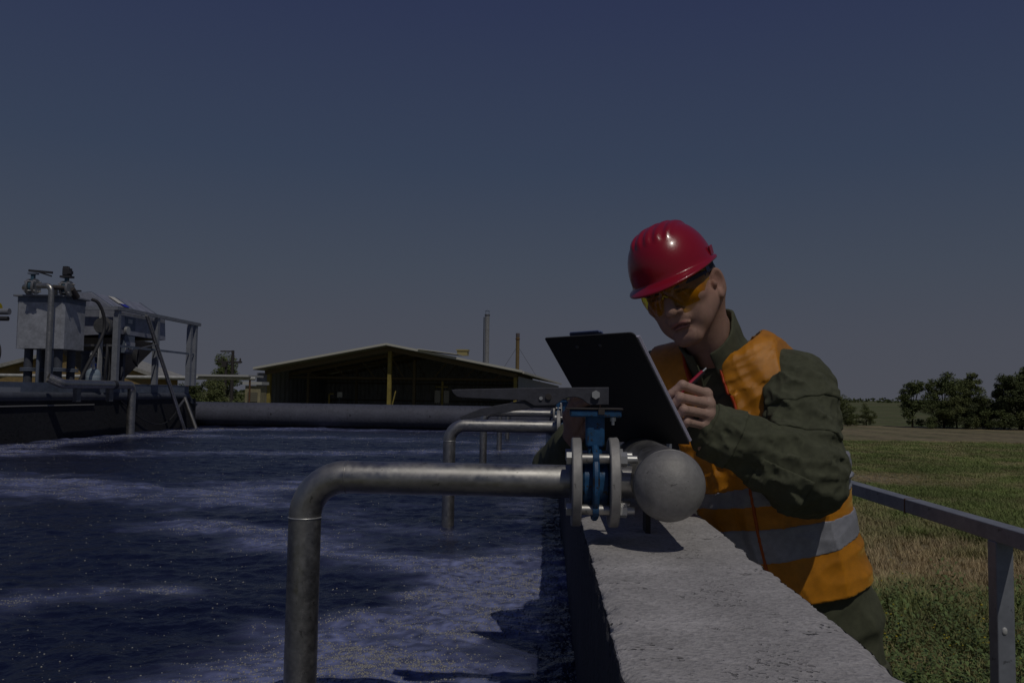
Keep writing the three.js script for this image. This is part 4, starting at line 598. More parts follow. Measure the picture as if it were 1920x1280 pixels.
const ell = (x, y, z, c, r) => { const a = (x - c[0]) / r[0], b = (y - c[1]) / r[1], d = (z - c[2]) / r[2], k = Math.hypot(a, b, d), q = Math.hypot(a / r[0], b / r[1], d / r[2]); return q < 1e-9 ? -Math.min(...r) : k * (k - 1) / q; };
const JN = { shL: [0.598, 2.619, -2.085], elL: [0.575, 2.432, -1.930], wrL: [0.372, 2.527, -1.940], shR: [0.303, 2.640, -2.240], elR: [0.032, 2.406, -2.220], wrR: [0.064, 2.491, -2.030], neck: [0.429, 2.703, -2.160], hipL: [0.715, 2.06, -2.17], hipR: [0.585, 2.04, -2.25], knL: [0.78, 1.62, -2.10], knR: [0.66, 1.62, -2.26], anL: [0.79, 1.22, -2.16], anR: [0.68, 1.22, -2.34] };
// torso: elliptical sections along a leaning spine; returns distance and section coordinates
const SP = [[0.648, 2.030, -2.20, 0.170, 0.130], [0.630, 2.091, -2.20, 0.166, 0.138], [0.574, 2.304, -2.18, 0.156, 0.132], [0.555, 2.409, -2.18, 0.166, 0.128], [0.509, 2.541, -2.18, 0.180, 0.128], [0.473, 2.635, -2.18, 0.168, 0.108], [0.440, 2.695, -2.17, 0.110, 0.078]];
const WA = SP.map((_, i) => { const t = lerp(13, 2, i / 6) * R, y = 27 * R; return [Math.cos(t) * Math.cos(y), Math.sin(t), Math.cos(t) * Math.sin(y)]; });
const TO = { d: 0, t: 0, u: 0, w: 0 };
function torso(x, y, z) {
  let best = 1e9, bi = 0, bt = 0;
  for (let i = 0; i < SP.length - 1; i++) { const a = SP[i], b = SP[i + 1], bx = b[0] - a[0], by = b[1] - a[1], bz = b[2] - a[2]; let t = ((x - a[0]) * bx + (y - a[1]) * by + (z - a[2]) * bz) / (bx * bx + by * by + bz * bz); t = clamp(t); const q = Math.hypot(x - a[0] - bx * t, y - a[1] - by * t, z - a[2] - bz * t); if (q < best - 1e-7) { best = q; bi = i; bt = t; } }
  const a = SP[bi], b = SP[bi + 1], cx = lerp(a[0], b[0], bt), cy = lerp(a[1], b[1], bt), cz = lerp(a[2], b[2], bt), ra = lerp(a[3], b[3], bt), rb = lerp(a[4], b[4], bt);
  const W = WA[bi], W1 = WA[bi + 1]; let wx = lerp(W[0], W1[0], bt), wy = lerp(W[1], W1[1], bt), wz = lerp(W[2], W1[2], bt);
  let tx = b[0] - a[0], ty = b[1] - a[1], tz = b[2] - a[2]; const tl = Math.hypot(tx, ty, tz); tx /= tl; ty /= tl; tz /= tl;
  const dp = wx * tx + wy * ty + wz * tz; wx -= dp * tx; wy -= dp * ty; wz -= dp * tz; const wl = Math.hypot(wx, wy, wz); wx /= wl; wy /= wl; wz /= wl;
  const fx = wy * tz - wz * ty, fy = wz * tx - wx * tz, fz = wx * ty - wy * tx, rx = x - cx, ry = y - cy, rz = z - cz;
  const u = rx * wx + ry * wy + rz * wz, w = rx * fx + ry * fy + rz * fz, h = rx * tx + ry * ty + rz * tz;
  const e = Math.pow(Math.pow(Math.abs(u / ra), 2.3) + Math.pow(Math.abs(w / rb), 2.3), 1 / 2.3);
  const d = (e - 1) * Math.min(ra, rb) * (e > 1 ? 1.0 : 1), hd = (bt <= 0 || bt >= 1) && (bi === 0 || bi === SP.length - 2) ? Math.abs(h) : 0;
  TO.d = hd > 1e-5 ? Math.hypot(Math.max(d, 0), hd) + Math.min(d, 0) * 0.2 : d; TO.t = bi + bt; TO.u = u; TO.w = w; return TO.d;
}
const ridge = (v) => 1 - Math.abs(v) * 2;
function sleeveL(x, y, z, off = 0) {
  const up = cone(x, y, z, JN.shL, JN.elL, 0.084, 0.078), fo = cone(x, y, z, JN.elL, JN.wrL, 0.076, 0.050);
  const dE = Math.hypot(x - JN.elL[0] + 0.03, y - JN.elL[1], z - JN.elL[2]);
  const f = 0.011 * Math.exp(-dE * dE / 0.020) * ridge(noise(x * 13 + y * 15, y * 9 - x * 11, z * 16)) + 0.0095 * ridge(noise(x * 10 - y * 7, y * 17 + x * 8, z * 11)) + 0.0055 * ridge(noise(x * 26, y * 22 + 5, z * 24)) + 0.0030 * ridge(noise(x * 44, y * 38, z * 40));
  return smin(up, fo, 0.022) - off - f + 0.003;
}
function sleeveR(x, y, z, off = 0) {
  const up = cone(x, y, z, JN.shR, JN.elR, 0.082, 0.066), fo = cone(x, y, z, JN.elR, JN.wrR, 0.066, 0.048);
  return smin(up, fo, 0.02) - off - 0.006 * ridge(noise(x * 14, y * 16, z * 15)) + 0.003;
}
const NECK0 = [0.352, 2.835, -2.10];
function jacket(x, y, z) {
  const t = torso(x, y, z), tw = 0.004 * ridge(noise(x * 9, y * 14, z * 9)) - 0.002;
  let d = smin(t - tw, sleeveL(x, y, z), 0.030); d = smin(d, sleeveR(x, y, z), 0.030);
  const yoke = smin(cone(x, y, z, [0.445, 2.69, -2.18], JN.shL, 0.062, 0.076), cone(x, y, z, [0.430, 2.69, -2.18], JN.shR, 0.062, 0.076), 0.03); d = smin(d, yoke, 0.03);
  d = smax(d, -(Math.hypot(x - JN.wrL[0], y - JN.wrL[1], z - JN.wrL[2]) - 0.036), 0.006); // open cuffs
  return smax(d, -(Math.hypot(x - JN.wrR[0], y - JN.wrR[1], z - JN.wrR[2]) - 0.036), 0.006);
}
function vestBody(x, y, z) { // vest cloth: torso pushed out, cut at hem, armholes and neck
  const t = torso(x, y, z), T0 = TO.t, u = TO.u, w = TO.w;
  const fold = 0.010 * ridge(noise(u * 19 + T0 * 0.35, T0 * 0.5, 2.3)) + 0.004 * ridge(noise(u * 9, T0 * 2.6, 4)) ;
  let sh = smin(cone(x, y, z, [0.445, 2.69, -2.18], JN.shL, 0.070, 0.088), cone(x, y, z, [0.430, 2.69, -2.18], JN.shR, 0.070, 0.088), 0.03);
  let d = smin(t - 0.015 - fold - 0.004 * smooth(2.2, 0.9, T0), sh - 0.006 - fold * 0.10, 0.028);
  return [d, T0, u, w];
}
const hemY = (x, z) => 2.128 + (x - 0.62) * 0.20; // hem line rises with the leaning body
function vest(x, y, z) {
  let [d, t, u, w] = vestBody(x, y, z);
  d = smax(d, hemY(x, z) - y, 0.004);
  const lim = lerp(0.165, 0.150, smooth(3.2, 5.2, t)); if (t > 3.0) d = smax(d, u - lim, 0.006), d = smax(d, -u - lim, 0.006);
  const cut = 0.004 - 0.03 * smooth(3.9, 4.6, t); d = smax(d, -(sleeveL(x, y, z, cut)), 0.004); d = smax(d, -(sleeveR(x, y, z, cut)), 0.004);
  const open = lerp(-0.02, 0.040, smooth(3.2, 4.6, t)); if (w > -0.02) d = smax(d, open - Math.abs(u + 0.020), 0.004);
  const nx = 0.437, ny = 2.72, nz = -2.17; d = smax(d, 0.098 - Math.hypot(x - nx, (y - ny) * 0.6, z - nz), 0.006);
  return d;
}
// head frame: fwd looks down to the board, up leans to the left of the picture
const HF = V(-0.41, -0.33, 0.85).normalize(), HU = V(-0.40, 0.890, 0.13); HU.addScaledVector(HF, -HU.dot(HF)).normalize(); const HX_ = HU.clone().cross(HF);
const HO = V(0.313, 2.870, -2.06), HM = new THREE.Matrix4().makeBasis(HX_, HU, HF).scale(V(1.08, 1.08, 1.08)).setPosition(HO), HI = HM.clone().invert(), nb = V(...JN.neck).applyMatrix4(HI);
function headSDF(x, y, z) { // local metres: x to his left, y up, z forward
  const ax = Math.abs(x);
  let d = ell(x, y, z, [0, 0.030, -0.012], [0.0755, 0.090, 0.097]);
  d = smin(d, ell(x, y, z, [0, -0.040, 0.024], [0.063, 0.070, 0.063]), 0.03);
  d = smin(d, cone(ax, y, z, [0.053, -0.056, 0.004], [0.015, -0.107, 0.066], 0.020, 0.017), 0.028);
  d = smin(d, ell(x, y, z, [0, -0.106, 0.073], [0.022, 0.017, 0.017]), 0.020);
  d = smin(d, ell(ax, y, z, [0.044, -0.026, 0.056], [0.022, 0.017, 0.022]), 0.022);
  d = smin(d, ell(ax, y, z, [0.037, -0.066, 0.056], [0.016, 0.024, 0.018]), 0.020);
  d = smin(d, cone(ax, y, z, [0.006, 0.014, 0.083], [0.038, 0.020, 0.068], 0.011, 0.010), 0.014);
  d = smax(d, -ell(ax, y, z, [0.031, -0.003, 0.098], [0.017, 0.012, 0.018]), 0.012);
  d = smin(d, ell(ax, y, z, [0.031, -0.004, 0.071], [0.0135, 0.0125, 0.0135]), 0.004);
  d = smin(d, cone(x, y, z, [0, 0.006, 0.082], [0, -0.037, 0.111], 0.0090, 0.0128), 0.012);
  d = smin(d, ell(ax, y, z, [0.0125, -0.042, 0.094], [0.0085, 0.0075, 0.011]), 0.006);
  d = smax(d, -ell(ax, y, z, [0.0068, -0.0505, 0.099], [0.0042, 0.0035, 0.006]), 0.003);
  d = smin(d, ell(x, y, z, [0, -0.062, 0.084], [0.026, 0.013, 0.011]), 0.014);
  d = smin(d, ell(ax, y + ax * ax * 9, z, [0.009, -0.0685, 0.090], [0.017, 0.0048, 0.0070]), 0.005);
  d = smin(d, ell(x, y + ax * ax * 7, z, [0, -0.0785, 0.088], [0.021, 0.0052, 0.0070]), 0.005);
  d = smax(d, -ell(x, y + ax * ax * 11, z, [0, -0.0733, 0.098], [0.030, 0.0014, 0.011]), 0.003);
  d = smax(d, -ell(x, y, z, [0, -0.0905, 0.096], [0.020, 0.004, 0.008]), 0.008);
  // ears
  const ey = y + 0.010, ex = ax - 0.081 - (ey + 0.014) * 0.10, ez = z + 0.014, en = ex * 0.82 + ez * 0.572, eq = ex * 0.572 - ez * 0.82; let e = ell(en, ey, eq, [0, -0.014, 0], [0.0075, 0.0305, 0.0190]); e = smax(e, -ell(en, ey, eq, [0.0075, -0.011, -0.002], [0.0070, 0.021, 0.0120]), 0.004); e = smin(e, ell(ax, ey, z, [0.077, -0.016, 0.004], [0.007, 0.008, 0.006]), 0.005); e = smin(e, ell(ax, ey, z, [0.079, -0.042, -0.004], [0.006, 0.010, 0.010]), 0.006);
  d = smin(d, e, 0.007);
  // neck with the two strap muscles
  d = smin(d, cone(x, y, z, [0, -0.050, -0.030], [nb.x, nb.y, nb.z], 0.056, 0.060), 0.022);
  d = smin(d, cone(x, y, z, [0.066, -0.050, -0.030], [nb.x + 0.016, nb.y + 0.01, nb.z + 0.05], 0.013, 0.014), 0.026);
  return d;
}
const _h = V(0, 0, 0);
const headWorld = (x, y, z) => { _h.set(x, y, z).applyMatrix4(HI); return headSDF(_h.x, _h.y, _h.z); };
const FL = [[[0.350, 2.608, -1.900], [0.293, 2.626, -1.870], [0.269, 2.607, -1.875], [0.256, 2.585, -1.890]], [[0.355, 2.586, -1.895], [0.287, 2.599, -1.860], [0.267, 2.576, -1.870], [0.263, 2.552, -1.885]], [[0.353, 2.563, -1.895], [0.295, 2.573, -1.860], [0.280, 2.553, -1.870], [0.284, 2.535, -1.885]], [[0.345, 2.539, -1.900], [0.302, 2.547, -1.870], [0.295, 2.532, -1.880], [0.303, 2.520, -1.895]], [[0.349, 2.520, -1.935], [0.319, 2.563, -1.940], [0.287, 2.585, -1.920], [0.264, 2.590, -1.905]]];
const FR = [[[0.048, 2.555, -1.950], [0.062, 2.597, -1.930], [0.085, 2.604, -1.925], [0.107, 2.596, -1.920]], [[0.056, 2.541, -1.950], [0.069, 2.580, -1.930], [0.093, 2.588, -1.925], [0.114, 2.581, -1.920]], [[0.063, 2.525, -1.955], [0.079, 2.559, -1.935], [0.100, 2.566, -1.930], [0.119, 2.559, -1.925]], [[0.074, 2.509, -1.965], [0.092, 2.537, -1.945], [0.108, 2.545, -1.940], [0.122, 2.539, -1.935]], [[0.057, 2.509, -2.000], [0.062, 2.546, -2.010], [0.079, 2.567, -2.000], [0.096, 2.575, -1.990]]];
function hand(F, wr, arm) {
  const RF = [[0.0112, 0.0102, 0.0088, 0.0075], [0.0116, 0.0105, 0.0090, 0.0076], [0.0110, 0.0099, 0.0085, 0.0072], [0.0098, 0.0088, 0.0077, 0.0066], [0.0150, 0.0122, 0.0108, 0.0088]];
  const mid = (a, b, t) => [0, 1, 2].map((k) => lerp(a[k], b[k], t));
  return (x, y, z) => {
    let p = cone(x, y, z, arm, wr, 0.031, 0.027);
    for (let k = 0; k < 4; k++) p = smin(p, cone(x, y, z, mid(wr, F[k][0], 0.12), F[k][0], 0.017, 0.0128), 0.012);
    p = smin(p, cone(x, y, z, mid(wr, F[4][0], 0.3), F[4][0], 0.019, 0.0165), 0.016);
    for (let k = 0; k < 4; k++) p = smin(p, Math.hypot(x - F[k][0][0], y - F[k][0][1], z - F[k][0][2]) - 0.0130, 0.006); // knuckles
    let d = p;
    for (let k = 0; k < 5; k++) { let f = 1e9; for (let j = 0; j < 3; j++) f = smin(f, cone(x, y, z, F[k][j], F[k][j + 1], RF[k][j], RF[k][j + 1]), 0.003); f = smin(f, Math.hypot(x - F[k][1][0], y - F[k][1][1], z - F[k][1][2]) - RF[k][1] * 1.07, 0.003); d = k ? smin(d, f, 0.0035) : smin(d, f, 0.0035); }
    return d - 0.0004 * noise(x * 160, y * 160, z * 160);
  };
}
const person = new THREE.Group(); person.name = numbered('person'); scene.add(person);
tag(person, 'worker in red hard hat and orange vest writing on a clipboard beside the wall', 'person');
{
  const clothCloth = (c, o = {}) => M(c, 0.92, { map: rep(T.cloth, 3), bumpMap: rep(T.weave, 22), bumpScale: 0.0012, ...o });
  // body: head, neck, hands and the figure under the clothes in one mesh
  const hg = netMesh(headSDF, [-0.10, -0.24, -0.14], [0.12, 0.125, 0.125], 0.0031); hg.applyMatrix4(HM);
  const handL = netMesh(hand(FL, [0.357, 2.500, -1.926], JN.wrL), [0.235, 2.46, -1.985], [0.41, 2.65, -1.835], 0.0026), handR = netMesh(hand(FR, [0.062, 2.483, -2.02], JN.wrR), [0.02, 2.44, -2.07], [0.145, 2.63, -1.90], 0.0032);
  const inner = (x, y, z) => { let d = torso(x, y, z) + 0.024; const A = (a, b, r0, r1) => { d = smin(d, cone(x, y, z, JN[a], JN[b], r0, r1), 0.03); }; A('shL', 'elL', 0.05, 0.042); A('elL', 'wrL', 0.04, 0.026); A('shR', 'elR', 0.05, 0.042); A('elR', 'wrR', 0.04, 0.026); A('hipL', 'knL', 0.07, 0.05); A('hipR', 'knR', 0.07, 0.05); A('knL', 'anL', 0.05, 0.035); A('knR', 'anR', 0.05, 0.035); return smin(d, cone(x, y, z, [0.44, 2.66, -2.17], JN.neck, 0.06, 0.055), 0.03); };
  const bg = netMesh(inner, [-0.06, 1.15, -2.45], [0.90, 2.80, -1.85], 0.017);
  const tint = (g, f) => { const p = g.attributes.position, c = new Float32Array(p.count * 3); for (let i = 0; i < p.count; i++) { const q = f(p.getX(i), p.getY(i), p.getZ(i)); c.set(q, i * 3); } g.setAttribute('color', new THREE.BufferAttribute(c, 3)); return g; };
  const SK = [0.47, 0.29, 0.22];
  tint(hg, (x, y, z) => { _h.set(x, y, z).applyMatrix4(HI); const { x: a, y: b, z: c } = _h, ax = Math.abs(a); let r = SK.slice(); const mix = (q, t) => { r = r.map((v, k) => lerp(v, q[k], clamp(t))); };
    const lip = Math.exp(-Math.pow(ax / 0.021, 4)) * smooth(0.010, 0.006, Math.abs(b + 0.0735)) * smooth(0.080, 0.086, c); mix([0.40, 0.16, 0.145], lip * 0.75);
    const beard = smooth(-0.045, -0.075, b) * smooth(-0.03, 0.02, c) * (0.75 + 0.5 * noise(a * 300, b * 300, c * 300)); mix([0.32, 0.20, 0.16], beard * 0.42 * (1 - lip));
    const brow = smooth(0.0075, 0.004, Math.abs(b - 0.0185 - ax * 0.05)) * smooth(0.006, 0.012, ax) * smooth(0.052, 0.044, ax) * smooth(0.055, 0.065, c); mix([0.05, 0.03, 0.02], brow * 0.85);
    const lash = smooth(0.003, 0.001, Math.abs(b + 0.0045)) * smooth(0.017, 0.012, Math.abs(ax - 0.031)) * smooth(0.07, 0.078, c); mix([0.05, 0.03, 0.025], lash * 0.8);
    mix([0.52, 0.24, 0.19], 0.35 * Math.exp(-(Math.pow(ax - 0.078, 2) + Math.pow(b + 0.012, 2) * 0.3) / 0.0003)); return r; });
  tint(handL, () => [0.55, 0.37, 0.295]); tint(handR, () => [0.46, 0.29, 0.22]); tint(bg, () => SK);
  mesh('body', mergeGeometries([hg, handL, handR, bg].map((g) => g.toNonIndexed())), new THREE.MeshPhysicalMaterial({ vertexColors: true, roughness: 0.52, map: rep(T.skin, 8), bumpMap: rep(T.skinBump, 26), bumpScale: 0.0010, specularIntensity: 0.6 }), person);
  // hair at the temples and neck under the helmet
  const hair = (x, y, z) => { let d = ell(x, y, z, [0, 0.030, -0.014], [0.0800, 0.094, 0.100]); d = smax(d, -(y + 0.022 - (z > 0 ? z * 1.2 : z * 0.35)), 0.006); d = smax(d, z - 0.050, 0.006); const ax = Math.abs(x); d = smax(d, -(ell(ax, y, z, [0.085, -0.016, -0.006], [0.03, 0.030, 0.026])), 0.004); return d + 0.0012 * noise(x * 220, y * 90, z * 220); };
  const hrg = netMesh(hair, [-0.095, -0.08, -0.125], [0.095, 0.06, 0.07], 0.0036); hrg.applyMatrix4(HM); mesh('hair', hrg, M([0.030, 0.024, 0.020], 0.8), person);
  // jacket and its stitched pieces
  const olive = clothCloth([0.132, 0.141, 0.088]), oliveLight = clothCloth([0.142, 0.151, 0.096]);
  const jk = mesh('jacket', netMesh(jacket, [-0.06, 2.10, -2.40], [0.80, 2.82, -1.83], 0.0072), olive, person);
  // collar standing round the neck, open in front
  const nA = A3(JN.neck), nB = A3([0.385, 2.785, -2.128]), nd = nB.clone().sub(nA).normalize(), ff = V(-0.47, 0, 0.88);
  const collar = (x, y, z) => { const px = x - nA.x, py = y - nA.y, pz = z - nA.z, t = px * nd.x + py * nd.y + pz * nd.z, rx = px - nd.x * t, ry = py - nd.y * t, rz = pz - nd.z * t, r = Math.hypot(rx, ry, rz), fr = (rx * ff.x + ry * ff.y + rz * ff.z) / (r || 1); let d = Math.abs(r - 0.073 - 0.10 * Math.max(0, 0.02 - t) - 0.004 * noise(x * 22, y * 22, z * 22) - (fr > 0.3 ? (fr - 0.3) * 0.030 : 0)) - 0.0042; d = smax(d, t - 0.096 + Math.max(0, fr) * 0.050, 0.004); d = smax(d, -0.035 - t, 0.004); const side = rx * 0.88 + rz * 0.47; d = smax(d, fr > 0 ? 0.020 - Math.abs(side) + Math.max(0, -t) * 0.25 : -1, 0.003); return d; };
  mesh('collar', netMesh(collar, [0.28, 2.62, -2.29], [0.56, 2.85, -2.02], 0.0042), oliveLight, jk);
  const slab = (a, b) => { const A = A3(a), B = A3(b), D = B.clone().sub(A).normalize(); return [A, D, B.distanceTo(A)]; };
  const [uA, uD] = slab(JN.shL, JN.elL), [wA, wD] = slab(JN.elL, JN.wrL), fLen = Math.hypot(...JN.wrL.map((v, k) => v - JN.elL[k]));
  const along = (A, D, x, y, z) => (x - A.x) * D.x + (y - A.y) * D.y + (z - A.z) * D.z;
  const cuff = (x, y, z) => { const t = along(wA, wD, x, y, z); let d = sleeveL(x, y, z, 0.0045); d = smax(d, fLen - 0.052 - t, 0.003); d = smax(d, t - fLen - 0.012, 0.003); return smax(d, -(cone(x, y, z, JN.elL, JN.wrL, 0.04, 0.036)), 0.003); };
  mesh('cuff', netMesh(cuff, [0.28, 2.44, -2.02], [0.50, 2.62, -1.86], 0.0042), oliveLight, jk);
  // sleeve pocket and its pointed flap on the outer side of the upper arm
  const pk = (x, y, z, off, u0, u1, half, point) => { const t = along(uA, uD, x, y, z), ox = x - uA.x - uD.x * t, oz = z - uA.z - uD.z * t, s = ox * 0.86 - oz * 0.18 + 0.012, front = ox * 0.30 + oz * 0.95; let d = sleeveL(x, y, z, off); d = smax(d, u0 - t, 0.003); d = smax(d, t - u1 + (point ? Math.abs(s + 0.028) * 0.42 - 0.012 : 0), 0.003); d = smax(d, Math.abs(s) - half, 0.003); return smax(d, -front, 0.003); };
  mesh('sleeve_pocket', netMesh((x, y, z) => pk(x, y, z, 0.0055, 0.035, 0.185, 0.066, false), [0.48, 2.40, -2.15], [0.72, 2.72, -1.80], 0.0048), olive, jk);
  mesh('pocket_flap', netMesh((x, y, z) => pk(x, y, z, 0.0105, 0.020, 0.098, 0.072, true), [0.48, 2.48, -2.17], [0.72, 2.74, -1.84], 0.0048), oliveLight, jk);
  const patch = (x, y, z) => { const t = along(wA, wD, x, y, z); let d = sleeveL(x, y, z, 0.0042); d = smax(d, t - 0.115, 0.003); d = smax(d, 0.0 - t, 0.003); return smax(d, y - lerp(2.425, 2.475, t / 0.12), 0.003); };
  mesh('elbow_patch', netMesh(patch, [0.42, 2.30, -2.06], [0.70, 2.56, -1.82], 0.0050), oliveLight, jk);
  // orange vest, grey reflective bands and red edging
  const vg = netMesh(vest, [0.20, 2.05, -2.40], [0.85, 2.82, -1.98], 0.0058);
  const vs = mesh('vest', vg, new THREE.MeshPhysicalMaterial({ color: rgb(0.95, 0.365, 0.017), roughness: 0.34, sheen: 1.0, sheenRoughness: 0.4, sheenColor: rgb(0.95, 0.72, 0.2), map: rep(T.cloth, 2), bumpMap: rep(T.weave, 30), bumpScale: 0.0005 }), person);
  const bandAt = (t0, t1) => (x, y, z) => { let [d, t, u, w] = vestBody(x, y, z); d = Math.max(d - 0.0016, 0); d = vestBody(x, y, z)[0] - 0.0018; t = TO.t; d = smax(d, t0 - t > 0 ? (t0 - t) * 0.2 : (t0 - t) * 0.2, 0.002); d = smax(d, (t - t1) * 0.12, 0.002); d = smax(d, -(sleeveL(x, y, z, 0.004)), 0.003); return d; };
  const silver = M([0.48, 0.49, 0.58], 0.4, { map: rep(T.cloth, 3), bumpMap: rep(T.weave, 40), bumpScale: 0.0004 });
  mesh('reflective_band', netMesh(bandAt(1.72, 2.03), [0.20, 2.10, -2.40], [0.85, 2.45, -1.98], 0.0052), silver, vs);
  mesh('reflective_band', netMesh(bandAt(2.50, 3.05), [0.20, 2.22, -2.40], [0.85, 2.52, -1.98], 0.0052), silver, vs);
  const zipE = (x, y, z) => { let [d, t, u, w] = vestBody(x, y, z); d -= 0.0042; d = smax(d, Math.abs(u + 0.010) - 0.0042, 0.002); if (w < 0) d = Math.max(d, 0.02); d = smax(d, (t - 3.35) * 0.13, 0.003); return smax(d, hemY(x, z) - y, 0.003); };
  mesh('front_edging', netMesh(zipE, [0.30, 2.08, -2.20], [0.72, 2.66, -1.98], 0.0042), M([0.50, 0.10, 0.012], 0.6), vs);
  const neckE = (x, y, z) => { let d = Math.abs(vest(x, y, z)) - 0.0032; const [b, t, u, w] = vestBody(x, y, z); if (w < -0.02 || t < 3.3) return Math.max(d, 0.01); const open = lerp(-0.02, 0.040, smooth(3.2, 4.6, t)); d = smax(d, Math.abs(Math.abs(u + 0.020) - open) - 0.0045, 0.002); return Math.max(d, b - 0.004); };
  mesh('neck_edging', netMesh(neckE, [0.28, 2.52, -2.20], [0.56, 2.80, -2.0], 0.0040), M([0.48, 0.055, 0.01], 0.6), vs);
  // trousers and boots
  const trousers = (x, y, z) => { let d = torso(x, y, z) - 0.006; d = smax(d, y - 2.20, 0.01); let l = smin(cone(x, y, z, JN.hipL, JN.knL, 0.098, 0.074), cone(x, y, z, JN.knL, JN.anL, 0.073, 0.066), 0.02), q = smin(cone(x, y, z, JN.hipR, JN.knR, 0.098, 0.074), cone(x, y, z, JN.knR, JN.anR, 0.073, 0.066), 0.02); d = smin(d, smin(l, q, 0.02), 0.04); d -= 0.006 * ridge(noise(x * 12, y * 10, z * 12)); return smax(d, 1.19 - y, 0.004); };
  const tro = mesh('trousers', netMesh(trousers, [0.42, 1.17, -2.48], [0.93, 2.24, -1.95], 0.0095), clothCloth([0.132, 0.141, 0.088]), person);
  const tp = (x, y, z) => { let d = trousers(x, y, z) - 0.007; d = smax(d, Math.abs(y - 1.90) - 0.075, 0.004); return smax(d, 0.765 - x, 0.004); };
  mesh('thigh_pocket', netMesh(tp, [0.70, 1.78, -2.32], [0.93, 2.02, -1.98], 0.006), olive, tro);
  for (const k of ['anL', 'anR']) { const [ax, ay, az] = JN[k]; const boot = (x, y, z) => { let d = smin(ell(x, y, z, [ax - 0.02, 1.165, az + 0.055], [0.05, 0.042, 0.125]), cone(x, y, z, [ax, 1.18, az], [ax, 1.30, az], 0.05, 0.052), 0.03); return smax(d, 1.122 - y, 0.004); }; mesh('boot', netMesh(boot, [ax - 0.1, 1.10, az - 0.12], [ax + 0.1, 1.36, az + 0.21], 0.009), M([0.04, 0.033, 0.028], 0.6), person); }
}
{ // hard hat: ribbed shell with a brim, plus the yellow glasses
  const hat = new THREE.Group(); hat.name = 'hard_hat'; person.add(hat); hat.applyMatrix4(HM);
  const NA = 120, NS = 44, pos = [], uv = [], idx = [], y0 = 0.031, hh = 0.110;
  const rim = (a) => { const c = Math.cos(a), s = Math.sin(a); return [0.0925 * s, (c > 0 ? 0.114 : 0.116) * c]; }; // a = 0 looks forward
  const flare = (a) => { const c = Math.cos(a); return 0.005 + 0.022 * Math.pow(Math.max(0, c), 1.6) + 0.006 * Math.pow(Math.max(0, -c), 2); };
  const dome = (a, s) => { // s 0 at the rim .. 1 at the crown
    const [rx, rz] = rim(a), e = Math.pow(Math.cos(s * Math.PI / 2), 0.78), y = y0 + hh * Math.pow(Math.sin(s * Math.PI / 2), 0.95); let x = rx * e, z = rz * e, lift = 0;
    const k = smooth(0.45, 0.62, s); const bandX = Math.abs(x);
    for (const c of [0.0, 0.022, 0.044]) lift += 0.0042 * smooth(0.0085, 0.004, Math.abs(bandX - c)) * k * smooth(0.098, 0.088, Math.abs(z - (-0.004)));
    const len = Math.hypot(x, y - 0.03, z) || 1, f = 1 + lift / len; return [x * f, 0.03 + (y - 0.03) * f, z * f]; };
  const prof = (a) => { const out = [], [rx, rz] = rim(a), fl = flare(a), L = Math.hypot(rx, rz), dx = rx / L, dz = rz / L, c = Math.cos(a), drop = 0.010 * Math.pow(Math.max(0, c), 1.5) + 0.004;
    for (let i = 10; i >= 0; i--) { const p = dome(a, i / 10 * 0.96); out.push([p[0] * 0.955, p[1] - 0.004, p[2] * 0.955]); }
    out.push([rx + dx * fl * 0.5, y0 - drop * 0.5 - 0.0035, rz + dz * fl * 0.5], [rx + dx * fl * 0.98, y0 - drop - 0.0035, rz + dz * fl * 0.98], [rx + dx * (fl + 0.001), y0 - drop - 0.001, rz + dz * (fl + 0.001)], [rx + dx * fl * 0.97, y0 - drop + 0.0022, rz + dz * fl * 0.97], [rx + dx * fl * 0.55, y0 - drop * 0.5 + 0.001, rz + dz * fl * 0.55], [rx + dx * 0.0025, y0 - 0.0005, rz + dz * 0.0025], [rx + dx * 0.0006, y0 + 0.003, rz + dz * 0.0006]);
    for (let i = 1; i <= NS; i++) out.push(dome(a, lerp(0.03, 1, i / NS))); return out; };
  let np = 0; for (let a = 0; a <= NA; a++) { const p = prof(a / NA * Math.PI * 2); np = p.length; p.forEach((q, i) => { pos.push(...q); uv.push(a / NA, i / np); }); }
  for (let a = 0; a < NA; a++) for (let b = 0; b < np - 1; b++) { const p = a * np + b, q = p + np; idx.push(p, p + 1, q, p + 1, q + 1, q); }
  let g = new THREE.BufferGeometry(); g.setAttribute('position', new THREE.Float32BufferAttribute(pos, 3)); g.setAttribute('uv', new THREE.Float32BufferAttribute(uv, 2)); g.setIndex(idx);
  g.deleteAttribute('uv'); g = mergeVertices(g, 1e-5); g.computeVertexNormals(); boxUV(g);
  const red = new THREE.MeshPhysicalMaterial({ color: rgb(0.34, 0.009, 0.024), roughness: 0.28, clearcoat: 0.3, clearcoatRoughness: 0.12, bumpMap: rep(T.grain, 10), bumpScale: 0.0002 });
  mesh('shell', g, red, hat);
  for (const s of [-1, 1]) { const sl = box(0.004, 0.020, 0.022, 0, 0, 0, 0.0015); sl.rotateZ(-s * 0.14); sl.translate(s * 0.0945, 0.045, -0.012); mesh('accessory_slot', sl, red, hat); const lug = box(0.016, 0.015, 0.010, 0, 0, 0, 0.002); lug.rotateY(-s * 0.9); lug.translate(s * 0.060, 0.040, -0.101); mesh('strap_lug', lug, red, hat); }
  const hb = []; for (let i = 0; i <= 40; i++) { const a = i / 40 * 6.2832; hb.push([0.083 * Math.sin(a), 0.018 - 0.002 * Math.cos(a), -0.012 + 0.100 * Math.cos(a)]); }
  const bandPos = [], bandIdx = []; hb.forEach(([x, y, z], i) => { bandPos.push(x, y + 0.014, z, x * 1.0, y - 0.013, z); if (i < 40) { const o = i * 2; bandIdx.push(o, o + 1, o + 2, o + 1, o + 3, o + 2); } });
